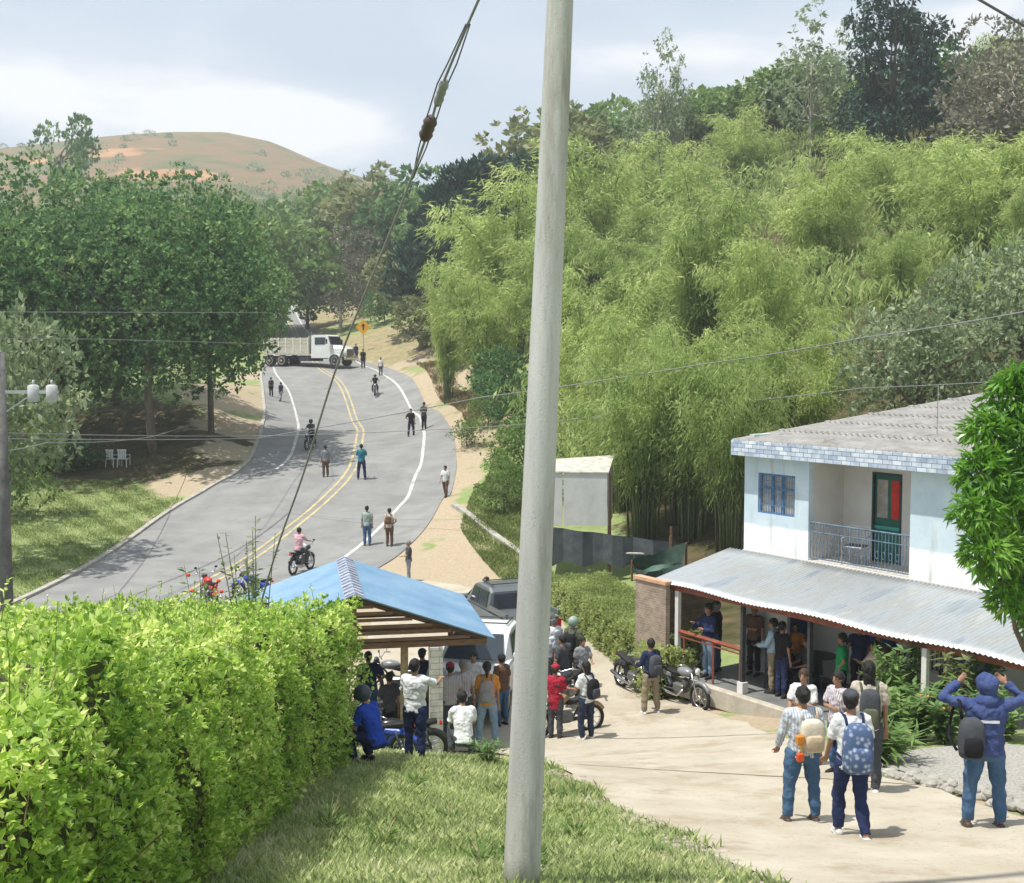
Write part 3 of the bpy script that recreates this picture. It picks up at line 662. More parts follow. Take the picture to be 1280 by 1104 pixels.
M_roof = weathered('fibre_cement', (.24,.23,.215), (.34,.33,.31), (.13,.12,.10), .4, .5, 1.1, 1, .95, .55)
RZ0, RZ1 = ZE+.36, -.93
zroof = lambda t, s: RZ0+(RZ1-RZ0)*(s+.5)/(DEPTH+.7)
rf = corrug(-.06, LEN+.3, -.34, DEPTH+.2, zroof, .18, .03, 'roof', M_roof, house, .03, 14)
# overlapping sheet rows
for k in range(1, 6):
    s0 = -.5+k*1.75
    corrug(-.05, LEN+.29, s0, s0+.2, lambda t, s: zroof(t, s)+.028, .18, .03, 'sheet_lap', M_roof, rf, .02, 1)
b = B(); hbox('', -.10, LEN+.3, -.39, -.34, ZE, ZE+.37, None, None, b); b.build('fascia', M_fascia, rf)
hbox('fascia', -.11, -.065, -.337, .6, ZE+.05, ZE+.40, M_fascia, rf)
hbox('soffit', -.06, LEN+.28, -.337, -.02, ZE+.02, ZE+.06, M_beige, rf)
b = B(); b.tube([(4.0,2.2,zroof(0,2.2)),(4.0,2.2,zroof(0,2.2)+1.15)], .012, 5); b.build('antenna_rod', M_steel, rf)
# ground floor openings
def door(t0, t1, z0, z1, m):
    d = hbox('door', t0+.06, t1-.06, .09, .13, z0+.01, z1-.06, m); b = B()
    hbox('', t0, t0+.06, .02, .14, z0, z1, None, None, b); hbox('', t1-.06, t1, .02, .14, z0, z1, None, None, b); hbox('', t0+.06, t1-.06, .02, .14, z1-.06, z1, None, None, b)
    b.build('door_frame', M_blue, d)
    b = B()
    for z in (.25,.85,1.45): hbox('', t0+.16, t1-.16, .078, .092, z0+z, z0+z+.48, None, None, b)
    b.build('door_panel', M_blue, d); return d
for h in (GH[0], GH[1], GH[3], GH[4]): door(*h, M_blue)
g = GH[2]; w_ = hbox('window', g[0]+.03, g[1]-.03, .10, .12, g[2]+.03, g[3]-.03, M_glass()); b = B()
for t0, t1, z0, z1 in ((g[0],g[0]+.04,g[2],g[3]),(g[1]-.04,g[1],g[2],g[3]),(g[0]+.04,g[1]-.04,g[2],g[2]+.04),(g[0]+.04,g[1]-.04,g[3]-.04,g[3])): hbox('', t0, t1, .02, .095, z0, z1, None, None, b)
b.build('window_frame', M_white, w_); b = B()
for k in range(9): b.tube([(g[0]+.06+k*.11, 0, g[2]), (g[0]+.06+k*.11, 0, g[3])], .012, 5)
b.tube([(g[0],0,g[2]+.6),(g[1],0,g[2]+.6)], .012, 5); b.build('window_bars', mat('bars_white', (.6,.6,.58), .5), w_)
# awning
def awning_mat():
    m = bpy.data.materials.new('zinc_sheet'); m.use_nodes = True; N, L = nodes_of(m); b = N['Principled BSDF']; b.inputs['Roughness'].default_value = .42; b.inputs['Metallic'].default_value = .35
    tc = N.new('ShaderNodeTexCoord'); mp = N.new('ShaderNodeMapping'); mp.inputs['Scale'].default_value = (1.6,.35,.35); L.new(tc.outputs['Object'], mp.inputs[0])
    n = N.new('ShaderNodeTexNoise'); n.inputs['Scale'].default_value = 1.6; n.inputs['Detail'].default_value = 8; n.inputs['Roughness'].default_value = .62; L.new(mp.outputs[0], n.inputs['Vector'])
    r = N.new('ShaderNodeValToRGB'); L.new(n.outputs['Fac'], r.inputs[0]); e = r.color_ramp.elements
    e[0].position = .30; e[0].color = (.26,.30,.33,1); e[1].position = .70; e[1].color = (.50,.52,.52,1); x = e.new(.46); x.color = (.39,.42,.44,1); x = e.new(.57); x.color = (.37,.38,.37,1)
    L.new(r.outputs[0], b.inputs['Base Color']); return m
M_awn = awning_mat()
AZ0, AZ1 = ZJ-.02, ZJ-.55
zaw = lambda t, s: AZ0+(AZ1-AZ0)*(-s/2.65)+.03*math.sin(t*1.7)*(-s/2.65)
aw = corrug(-.45, 10.1, -2.75, -.015, zaw, .11, .014, 'awning', M_awn, house, .006, 8)
b = B(); hbox('', -.35, 10, -2.62, -2.54, AZ1-.16, AZ1-.04, None, None, b); b.build('awning_beam', M_redwood, aw)
b = B()
for k in range(9): b.tube([(-.2+k*1.25, -.02, AZ0-.06), (-.2+k*1.25, -2.6, AZ1-.08)], .03, 4)
b.build('awning_rafter', M_wood, aw)
for t, m in ((.40, M_white), (2.53, M_dark), (4.46, M_dark), (7.3, M_white), (9.9, M_white)):
    b = B(); b.box((t, -2.58, (ZP+AZ1-.16)/2), (.11 if m is M_white else .07, .1, AZ1-.16-ZP)); 
    if m is M_dark: b.cur = 1; b.box((t, -2.58, ZP+.13), (.17,.17,.25))
    b.build('awning_post', [m, M_white], aw)
# low counter wall under the awning at the left end and patio rail
b = B(); hbox('', -.82, .28, -2.86, -2.73, ZP-.3, AZ1-.02, None, None, b); an = b.build('annex_wall', M_brick, house)
hbox('wall_coping', -.86, .30, -2.90, -2.69, AZ1-.018, AZ1+.06, mat('terracotta', (.52,.30,.19), .85, .2, 4), an)
hbox('annex_side', -.82, -.68, -2.727, -.3, ZP-.3, AZ1-.14, M_brick, an)
hbox('wall_panel', 1.3, 2.3, -.9, -.8, ZP+.002, ZP+1.95, M_white, house)
b = B(); b.tube([(.45,-2.58,ZP+1.02),(2.5,-2.58,ZP+.98)], .05, 6); b.tube([(.45,-2.58,ZP+.9),(2.5,-2.58,ZP+.86)], .02, 5)
for t in (.62,1.6,2.45): b.tube([(t,-2.58,ZP),(t,-2.58,ZP+1)], .025, 5)
b.build('patio_rail', M_redwood, house)
# patio slab
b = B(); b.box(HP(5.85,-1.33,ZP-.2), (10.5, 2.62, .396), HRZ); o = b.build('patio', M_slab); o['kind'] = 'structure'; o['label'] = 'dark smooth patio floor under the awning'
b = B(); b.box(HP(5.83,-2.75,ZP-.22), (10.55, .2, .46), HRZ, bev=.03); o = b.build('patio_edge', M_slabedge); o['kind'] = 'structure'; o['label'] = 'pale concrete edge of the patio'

# ================================================================== BLUE SHELTER
SHX, SHY, SHZ, SHR = -3.13, 23.5, -7.93, math.atan2(.77, 4.2)   # ridge near end foot, local y = along the ridge away
sh = empty('bus_shelter', (SHX, SHY, SHZ), SHR, 'open roadside shelter with blue gable roof on wooden posts', 'shelter')
M_broof = mat('blue_sheet', (.13,.24,.36), .8, .12, .8, .1, col2=(.21,.32,.43), bscale=8)
HWD, EZ, RZ, LN = 2.66, 2.37, 3.3, 4.25
zsh = lambda x: RZ+(EZ-RZ)*abs(x)/HWD
for sx in (-1, 1):
    per = 4; n = 100; b = B(); vs = []; fs = []
    for j in range(n+1):
        y = -.15+(LN+.3)*j/n; dz = .02*math.cos(2*math.pi*j/per)
        for lay in (0, 1):
            for i in range(4):
                x = (.04+(HWD+.12)*i/3)*sx; vs.append((x, y, zsh(x)+dz-.012*lay))
    for j in range(n):
        for lay in (0, 1):
            for i in range(3): a = j*8+lay*4+i; fs.append((a, a+1, a+9, a+8))
        for i in (0, 3): a = j*8+i; fs.append((a, a+4, a+12, a+8))
    for j in (0, n):
        for i in range(3): a = j*8+i; fs.append((a, a+1, a+5, a+4))
    b.v = vs; b.f = fs; b.m = [0]*len(fs); b.build('roof', M_broof, sh)
b = B(); b.loft([[(-.2, y, RZ-.045), (0, y, RZ+.045), (.2, y, RZ-.045), (.2, y, RZ-.07), (0, y, RZ+.02), (-.2, y, RZ-.07)] for y in np.linspace(-.2, LN+.2, 3)])
for k in range(14): y = -.1+k*.33; b.box((.1, y, RZ+.012), (.2, .05, .03), M=Matrix.Rotation(.42,3,'Y')); b.box((-.1, y, RZ+.012), (.2, .05, .03), M=Matrix.Rotation(-.42,3,'Y'))
b.build('ridge_cap', mat('ridge_grey', (.30,.33,.40), .7, .3, 6), sh)
b = B()
for y in (.02, LN-.02):
    for sx in (-1, 1): b.tube([(sx*HWD, y, EZ-.08), (0, y, RZ-.1)], .05, 4)
    b.box((0, y, EZ-.12), (2*HWD, .09, .12)); b.box((0, y, (EZ+RZ)/2-.15), (.1, .1, .8))
for y in (1.4, 2.8):
    b.box((0, y, EZ-.1), (2*HWD, .08, .1))
b.build('truss', M_wood, sh)
for k in range(6):       # horizontal slats that close the gable, pale sky gaps between
    z = EZ+.0+k*.135; hw = HWD*(1-(z+.08-EZ)/(RZ-EZ))-.12
    if hw < .15: continue
    b = B(); b.box((0, -.05, z), (2*hw, .03, .065)); b.build('gable_slat', M_wood, sh)
for i, (x, y, r, m) in enumerate(((-2.45,0.05,.07,M_wood),(1.0,.3,.085,mat('pale_wood', (.36,.26,.15), .8, .3, 5, stretch=(1,1,5))),(1.62,0.0,.12,brick_mat('post_blocks', (.42,.40,.35), (.52,.50,.45), (.2,.19,.17), 4, 1.5, .5)),(-2.45,LN-.1,.07,M_wood),(2.45,LN-.1,.07,M_wood))):
    b = B()
    if i == 2: b.box((x,y,(EZ-.18)/2), (.26,.26,EZ-.18))
    else: b.tube([(x,y,-.1),(x+.02,y,EZ-.16)], [r,r*.9], 8)
    b.build('post', m, sh)
b = B(); b.box((-.3, 1.9, .45), (3.0, .38, .06)); b.box((-1.6,1.9,.2), (.12,.34,.44)); b.box((1.0,1.9,.2), (.12,.34,.44)); b.build('bench', M_wood, sh)

# ================================================================== SHACK above the box hedge
SD = 42.5; v = P3(722, 660, SD)
gz = hz(v.x, SD); shk = empty('shack', (v.x, SD, gz), R(-8), 'grey shack of pale sheet panels above torn black shade cloth', 'shack')
zt = P3(722,592,SD).z-gz; zm = P3(722,657,SD).z-gz; zb = P3(722,700,SD).z-gz
M_panel = mat('pale_sheet', (.42,.43,.42), .7, .12, 1.5, .1, col2=(.52,.53,.51)); M_cloth = mat('shade_cloth', (.045,.055,.065), .95, .5, 2.5, .3, col2=(.09,.10,.11))
for a, c, in ((-1.55,-.55),(-.5,1.05)):
    b = B(); b.box(((a+c)/2, 0, (zt+zm)/2), (c-a, .04, zt-zm)); b.build('wall_panel', M_panel, shk)
b = B(); b.box((-1.58,1.3,(zt+zm)/2), (.04,2.5,zt-zm)); b.box((1.08,1.3,(zt+zm)/2), (.04,2.5,zt-zm)); b.build('side_wall', M_panel, shk)
n = 14; b = B(); vs = []
for lay in (0, 1):
    for j in range(2):
        for i in range(n+1):
            x = -1.6+5.0*i/n; z = (zm if j == 0 else zb-.25*math.sin(i*.9)**2)-.35*(i/n)*(j == 0)*1.5; vs.append((x, -.06-.12*math.sin(i*1.7)-.02*lay, z))
b.v = vs; k = 2*(n+1)
for i in range(n): b.f += [(i, i+1, n+2+i, n+1+i), (k+i, k+n+1+i, k+n+2+i, k+i+1)]
b.m = [0]*len(b.f); b.build('shade_cloth', M_cloth, shk)
b = B(); vs = [(-1.7,-.06,zt+.02),(1.1,-.06,zt+.02),(1.15,2.6,zt+.42),(-1.7,2.6,zt+.2)]; vs += [(x,y,z+.05) for x,y,z in vs]
b.add(vs, [(0,3,2,1),(4,5,6,7),(0,1,5,4),(1,2,6,5),(2,3,7,6),(3,0,4,7)]); b.build('roof', mat('straw_roof', (.46,.44,.38), .95, .3, 4, .4), shk)
for x, y in ((-1.5,.1),(1.12,.1),(3.3,0),(3.3,2.4),(-1.5,2.4),(1.0,2.4)):
    b = B(); b.tube([(x,y,-.5),(x,y,zt if x < 2 else zm-.3)], .06, 6); b.build('post', M_wood, shk)
b = B(); b.tube([(1.1,-.05,zm-.95),(3.4,-.05,zm-.95)], .035, 5); b.build('cross_pole', mat('pale_pole', (.5,.48,.42), .7), shk)
# dark green tarp lean-to
c0 = P3(832,705,42); tz = hz(c0.x,42)
tp = empty('tarp_shelter', (c0.x, 42, tz), 0, 'low dark green tarp lean-to between shack and house', 'tarp')
b = B(); W0 = P3(790,700,42)-Vector((c0.x,42,tz)); W1 = P3(858,678,42)-Vector((c0.x,42,tz)); W2_ = P3(850,730,41)-Vector((c0.x,42,tz)); W3 = P3(800,728,41)-Vector((c0.x,42,tz))
b.loft([[W0, (W0+W1)/2+Vector((0,0,-.12)), W1], [(W0+W3)/2+Vector((0,0,-.1)), (W0+W1+W2_+W3)/4, (W1+W2_)/2], [W3, (W2_+W3)/2, W2_], [W3+Vector((0,.05,-.03)), (W2_+W3)/2+Vector((0,.05,-.03)), W2_+Vector((0,.05,-.03))], [W0+Vector((0,.05,-.03)), (W0+W1)/2+Vector((0,.05,-.15)), W1+Vector((0,.05,-.03))]])
b.build('tarp', mat('tarp_green', (.05,.10,.075), .6, .4, 3), tp, True)
for q in (W0, W1, W2_, W3): b = B(); b.tube([(q.x,q.y,-.3),(q.x,q.y,q.z)], .04, 6); b.build('pole', M_wood, tp)

# ================================================================== POLES AND WIRES
g = G(655, 1095); g = Vector((P3(650,1104,8.5).x, 8.5, hz(0, 8.5)))
pole = empty('utility_pole', (g.x, g.y, g.z), 0, 'tall round pale concrete pole standing in the foreground grass', 'utility pole')
top = P3(703, -260, 8.62); dirn = (P3(699.5, 0, 8.6)-g)
pt = []
for k in range(25): pt.append(Vector((0,0,-.2))+(dirn*1.75+Vector((0,0,.2)))*k/24)
def pole_mat():
    m = mat('pole_concrete', (.36,.365,.355), .9, .14, 2.2, .25, col2=(.47,.47,.46), bscale=30, stretch=(1.6,1.6,.5)); return m
M_pole = weathered('pole_concrete', (.39,.385,.37), (.53,.525,.51), (.25,.23,.19), .45, .4, 2.6, .25, .93, .52)
b = B(); b.tube(pt, [.136-.00178*k*1.75*1 for k in range(25)], 28); b.build('shaft', M_pole, pole, True)
M_wire = mat('wire_dark', (.10,.10,.105), .6, .1, 4); M_wirel = mat('wire_grey', (.22,.22,.22), .5, .1, 4)
def wire(name, pts, r, label, cat='wire', group=None, m=None, sag=0, n=24):
    ps = []
    for i in range(len(pts)-1):
        a, b_ = Vector(pts[i]), Vector(pts[i+1])
        for k in range(n): t = k/n; p = a.lerp(b_, t); p.z -= sag*4*t*(1-t); ps.append(p)
    ps.append(Vector(pts[-1])); q = B(); q.tube(ps, r, 6); o = q.build(name, m or M_wire, None, True); return tag(o, label, cat, group)
# guy wire down into the hedge
gw = catmull([P3(612,-30,8.7), P3(585,30,9.0), P3(551,112,9.4), P3(534,168,9.7), P3(498,265,10.2), P3(424,450,11.3), P3(380,590,12.2), P3(345,690,13), P3(318,790,13.8), P3(300,900,14.4)], 8)
q = B(); q.tube(gw, .0105, 6); guy = q.build('guy_wire', M_wirel, None, True); tag(guy, 'slanting stranded guy wire with two insulators running down into the hedge', 'guy wire')
def along(a, b_, r, name, m):
    q = B(); a = Vector(a); b_ = Vector(b_); n = 9; pr = [.5,.85,1,.8,.95,.8,1,.85,.5]; q.tube([a.lerp(b_, k/(n-1)) for k in range(n)], [r*x for x in pr], 10); return q.build(name, m, guy, True)
along(P3(557,100,9.35), P3(546,132,9.5), .04, 'insulator', mat('ins_grey', (.25,.26,.25), .4)); along(P3(540,146,9.6), P3(530,175,9.75), .058, 'insulator', mat('ins_brown', (.09,.06,.055), .35))
q = B(); 
for o_ in (-.05, .05): q.tube([P3(585,30,9.0)+Vector((o_*.3,0,0)), P3(565,80,9.2)+Vector((o_*.7,0,0)), P3(553,105,9.4)+Vector((o_*.8,0,0)), P3(540,146,9.6)+Vector((o_*.8,0,0)), P3(528,185,9.8)+Vector((o_*.6,0,0)), P3(515,225,10)], .006, 5)
q.build('wire_strand', M_wire, guy, True)
# long lines
LP = Vector((P3(4,600,36).x, 36, 0)); lz = hz(LP.x, LP.y)
wire('power_line', [P3(-40,548,35), P3(320,548,55), P3(600,497,48), P3(880,455,42), P3(1080,422,38), P3(1330,380,34)], .018, 'dark wire rising to the right from the road across the bamboo', 'wire', None, M_wirel, .05)
wire('power_line', [P3(-40,540,35), P3(320,545,55), P3(620,533,50), P3(830,510,44), P3(1080,485,40), P3(1330,470,38)], .016, 'dark wire crossing the road nearly level just under the rising one', 'wire', None, M_wirel, .05)
wire('power_line', [P3(-40,566,35), P3(60,553,40), P3(190,546,60), P3(330,500,100)], .02, 'wire bending from the left pole past the big tree trunk', 'wire', None, M_wirel, .1)
wire('power_line', [P3(-40,390,35), P3(330,391,60), P3(345,392,70)], .014, 'upper faint wire in front of the large left tree', 'wire', None, M_wirel, 0)
wire('power_line', [P3(-40,423,35), P3(120,424,42), P3(330,430,66)], .014, 'lower faint wire in front of the large left tree', 'wire', None, M_wirel, 0)
wire('power_line', [P3(1190,-20,14), P3(1235,6,14), P3(1290,38,14)], .016, 'short dark wire crossing the top right corner of the sky', 'wire', None, M_wire, 0, 6)
# left pole with cross arm and canisters
lp = empty('utility_pole', (LP.x, LP.y, lz), 0, 'dark weathered pole at the left edge carrying two grey canisters', 'utility pole')
ztop = P3(0,440,36).z-lz
b = B(); b.tube([(0,0,-.3),(.03,0,ztop)], [.2,.13], 10); b.build('shaft', mat('old_pole', (.13,.125,.12), .9, .3, 3, .5), lp, True)
za = P3(40,490,36).z-lz
b = B(); b.box((.75,0,za), (2.0,.1,.1)); b.tube([(0,-.02,za-.7),(1.0,-.02,za-.03)], .02, 5); b.build('cross_arm', M_steel, lp)
for px in (42, 65):
    x = P3(px,495,36).x-LP.x; c = B(); c.tube([(x,-.0,za-.30),(x,0,za-.27),(x,0,za+.18),(x,0,za+.22)], [.12,.17,.17,.09], 12); c.tube([(x,0,za+.2),(x,0,za+.36)], .035, 6); c.build('canister', mat('canister', (.42,.43,.43), .5, .15, 5), lp, True)
# two thin roadside posts by the bend
tree_post = G(197, 578)

# ================================================================== WARNING SIGN
p = G(458, 438); d = p.y
sg = empty('road_sign', p, R(4), 'yellow diamond warning sign with black arrow on a post by the truck', 'road sign')
zc = P3(454,409,d).z-p.z; xo = P3(454,409,d).x-p.x
b = B(); b.tube([(xo,.04,-.2),(xo,.04,zc+.3)], .05, 8); b.build('post', mat('post_pale', (.42,.44,.36), .6), sg)
b = B(); b.box((xo,0,zc), (1.12,.03,1.12), M=Matrix.Rotation(R(45),3,'Y')); f = b.build('sign_face', mat('sign_yellow', (.82,.42,.02), .5, .08, 3), sg)
b = B(); b.box((xo,-.022,zc-.08), (.13,.012,.42)); b.add([(xo-.22,-.028,zc+.1),(xo+.22,-.028,zc+.1),(xo,-.028,zc+.38),(xo-.22,-.016,zc+.1),(xo+.22,-.016,zc+.1),(xo,-.016,zc+.38)], [(0,1,2),(5,4,3),(0,3,4,1),(1,4,5,2),(2,5,3,0)])
b.build('arrow_mark', M_black, f)
# ================================================================== VEGETATION
M_bark = mat('bark', (.16,.13,.10), .95, .3, 4, .6, stretch=(1,1,.3)); M_barkp = mat('bark_pale', (.33,.30,.25), .95, .2, 4, .5)
M_culm = mat('bamboo_culm', (.12,.15,.06), .6, .3, 3); 
L_dark = leafmat('leaf_dark', (.035,.095,.04), (.09,.19,.065), (.30,.42,.17), .4, .6, .2)
L_mid = leafmat('leaf_mid', (.065,.13,.045), (.15,.25,.085), (.34,.44,.18), .4, .6, .2)
L_lite = leafmat('leaf_light', (.07,.14,.035), (.14,.24,.06), (.27,.36,.12))
L_blue = leafmat('leaf_bluegreen', (.014,.045,.032), (.025,.07,.045), (.06,.12,.07), .15)
L_olive = leafmat('leaf_olive', (.09,.12,.045), (.17,.20,.08), (.30,.32,.15))
L_grey = leafmat('leaf_grey', (.11,.16,.08), (.21,.28,.14), (.46,.51,.33), .35, .5, .4)
L_dry = leafmat('leaf_dry', (.11,.11,.07), (.18,.175,.12), (.28,.27,.20), .25)
L_bam = leafmat('leaf_bamboo', (.18,.26,.085), (.34,.44,.14), (.56,.62,.29), .55, .7, .15)
L_bamd = leafmat('leaf_bamboo_deep', (.14,.22,.07), (.29,.39,.125), (.50,.57,.26), .55, .7, .15)
L_mango = leafmat('leaf_mango', (.05,.16,.015), (.11,.28,.025), (.24,.42,.07), .35, .35, .5)
L_hedge = leafmat('leaf_hedge', (.06,.16,.025), (.32,.50,.08), (.78,.84,.34), .5, .45, .35, 2.2)
L_box = leafmat('leaf_box', (.15,.20,.06), (.29,.36,.12), (.50,.56,.25), .45, .6, .2)
TREES['broad'] = make_tree_meshes('broad', 15, 14, 12.5, 110, 44000, .255, .55, L_dark, M_bark, .17, trunk_r=.26)
TREES['broad2'] = make_tree_meshes('broad2', 15, 12, 12.5, 95, 38000, .255, .55, L_mid, M_bark, .18, trunk_r=.26)
TREES['grey'] = make_tree_meshes('grey', 8, 8, 6, 36, 9000, .26, .5, L_grey, M_bark, .2)
TREES['far'] = make_tree_meshes('far', 9, 8, 7.5, 34, 4500, .5, .6, L_mid, M_bark, .2)
TREES['far_dark'] = make_tree_meshes('far_dark', 9, 8, 7.5, 34, 4500, .5, .6, L_dark, M_bark, .2)
TREES['far_olive'] = make_tree_meshes('far_olive', 7, 8, 6, 34, 4500, .42, .6, L_olive, M_bark, .2)
TREES['far_lite'] = make_tree_meshes('far_lite', 8, 8, 7, 34, 4500, .46, .6, L_lite, M_bark, .2)
TREES['dry'] = make_tree_meshes('dry', 8, 7, 6.5, 40, 6500, .24, .45, L_dry, M_barkp, .2)
TREES['conifer'] = make_tree_meshes('conifer', 15, 8, 13.5, 90, 16000, .40, .4, L_blue, M_bark, .17, shape='tall', droop=.6)
TREES['spire'] = make_tree_meshes('spire', 11, 3.4, 10.5, 40, 8000, .32, .3, L_blue, M_bark, .3, shape='cone', droop=-1.2)
TREES['airy'] = make_tree_meshes('airy', 13, 8, 10, 46, 1900, .38, .35, L_grey, M_barkp, .12, shape='cone', droop=.8, trunk_r=.14)
TREES['lone'] = make_tree_meshes('lone', 13, 6.5, 6.0, 9, 2200, .30, .6, L_dark, M_bark, .20, trunk_r=.22)
TREES['shrub'] = make_tree_meshes('shrub', 2.4, 3, 2.2, 22, 4500, .11, .5, L_lite, M_bark, .24, trunk_r=.05)
TREES['shrub_dark'] = make_tree_meshes('shrub_dark', 2.6, 3.2, 2.4, 22, 3500, .15, .5, L_dark, M_bark, .24, trunk_r=.05)
BAM = [bamboo_meshes('bamboo_a', 12, 4.6, 30, 25000, .40, .062, L_bam, M_culm), bamboo_meshes('bamboo_b', 11, 5.2, 28, 23000, .42, .064, L_bam, M_culm),
       bamboo_meshes('bamboo_c', 12.5, 4.0, 30, 25000, .40, .06, L_bamd, M_culm), bamboo_meshes('bamboo_d', 11, 4.4, 26, 20000, .38, .06, L_bam, M_culm, low=.5)]
BAM.append(bamboo_meshes('bamboo_e', 11, 5.0, 52, 20000, .42, .065, L_bamd, M_culm, low=.38))
for i, t in enumerate(BAM): TREES['bam%d' % i] = t

def at(px, py, d, dz=0):
    """a ground position below pixel column px at distance d"""
    return P3(px, py, d).x
def tree_px(kind, px, top, d, h0, rz=None, label='', name='tree', cat='tree', group=None, wide=1.0, sink=0):
    """tree at distance d whose top reaches pixel row top"""
    x = P3(px, 450, d).x; z = hz(x, d)-.1-sink; s = (P3(px, top, d).z-z)/h0
    return tree(kind, x, d, s*wide, rz, label, name, cat, group, z, s)
# left side
tree_px('broad', 190, 224, 68, 14.6, .4, 'large dark green leafy tree with a bare pale trunk at the edge of the lawn', 'broadleaf_tree', wide=1.0)
tree_px('broad2', 262, 236, 74, 14.6, 2.0, 'lighter green tree crown reaching over the left road bank', 'broadleaf_tree', wide=.80)
tree_px('broad', 75, 222, 73, 14.6, 4.0, 'tall dark green tree behind the lawn left of the big crown', 'broadleaf_tree')
tree_px('broad', -60, 228, 66, 14.6, 1.0, 'dark tree cut by the left edge of the photo behind the pole', 'broadleaf_tree')
tree_px('broad2', 140, 226, 84, 14.6, 3.0, 'green tree crown rising behind the large dark lawn trees', 'broadleaf_tree')
tree_px('grey', -30, 356, 46, 7.9, .3, 'pale grey green small leaved tree leaning in at the left edge', 'tree', wide=.72)
tree_px('shrub', 10, 520, 56, 2.4, 0, 'sunlit green shrub at the left edge below the grey green tree', 'shrub', 'shrub', wide=.8)
tree_px('shrub_dark', 60, 545, 66, 2.5, 0, 'dark low shrub in the shade under the left trees', 'shrub', 'shrub', None, 2.2)
tree_px('lone', 86, 138, 175, 12.8, 1.2, 'lone airy tree standing up against the sky above the left woods', 'tree', wide=.62)
# middle distance
mid = [('far', 300, 245, 150, 'green tree just right of the big left crown top'), ('far_lite', 345, 275, 140, 'bright green rounded tree in the valley behind the road bend'), ('far', 395, 232, 190, 'green tree on the rise above the truck'),
 ('far_lite', 440, 225, 180, 'light green tree under the skyline left of the guy wire'), ('far_olive', 480, 222, 175, 'olive tree touching the sky at the guy wire'), ('far_dark', 385, 318, 150, 'dark tree above the truck bed'),
 ('dry', 455, 270, 150, 'brownish purple half bare tree above the truck cab'), ('dry', 425, 330, 140, 'grey brown bare crown right above the yellow sign'), ('far_olive', 535, 310, 128, 'olive bushy tree right of the yellow sign'),
 ('far', 540, 262, 138, 'mid green tree below the dark upright trees'), ('far_dark', 318, 345, 152, 'dark green tree behind the far end of the road'), ('far_dark', 455, 350, 155, 'dark low tree directly behind the yellow sign'),
 ('far_olive', 548, 362, 112, 'dull olive scrub tree on the right road bank'), ('far_olive', 405, 355, 175, 'low olive tree behind the truck body'),
 ('far_dark', 520, 215, 150, 'dark crown at the foot of the upright trees'), ('far', 600, 240, 128, 'green tree half hidden below the dark upright trees')]
for k, px, top, d, lb in mid: tree_px(k, px, top, d, {'far':9,'far_dark':9,'far_olive':7,'far_lite':8,'dry':8}[k], None, lb, 'tree', 'tree', 'trees beyond the road bend', {'far_olive':1.25}.get(k, 1.0))
for px, top, d, wd in ((530,215,118,.8), (556,170,116,.9), (585,143,114,.95), (612,136,115,.9), (640,150,117,.85), (664,140,118,1)):
    tree_px('spire', px, top, d, 10.9, None, 'dark upright tree, %s in the row left of the concrete pole' % {530:'lowest',556:'second leftmost',585:'third from the left',612:'tallest middle one',640:'second rightmost',664:'rightmost'}[px], 'upright_tree', 'tree', 'dark upright trees left of the pole', wd*1.75)
# scrub on the right bank
for px, py, s, k, lb in ((572,462,.8,'shrub_dark','dark shrub at the top of the bare right road bank'), (645,545,1.4,'shrub_dark','shaded bush just left of the concrete pole'), (632,640,.9,'shrub','light green bush on the bank beside the pole'), (625,600,.6,'shrub','small bush with reddish tips on the bank above the dirt strip'),
    (628,512,1.5,'shrub_dark','dark shrub mass between the bank and the concrete pole'), (608,535,.8,'shrub','small shrub beside the dirt path on the bank'), (655,610,1.3,'shrub','leafy shrub just behind the concrete pole above the slope'), (480,405,1.6,'shrub_dark','dark bush beside the yellow sign'), (585,560,.7,'shrub','low bush where the bank meets the road shoulder')):
    g = G(px, py); tree(k, g.x, g.y, s, None, lb, 'shrub', 'shrub')
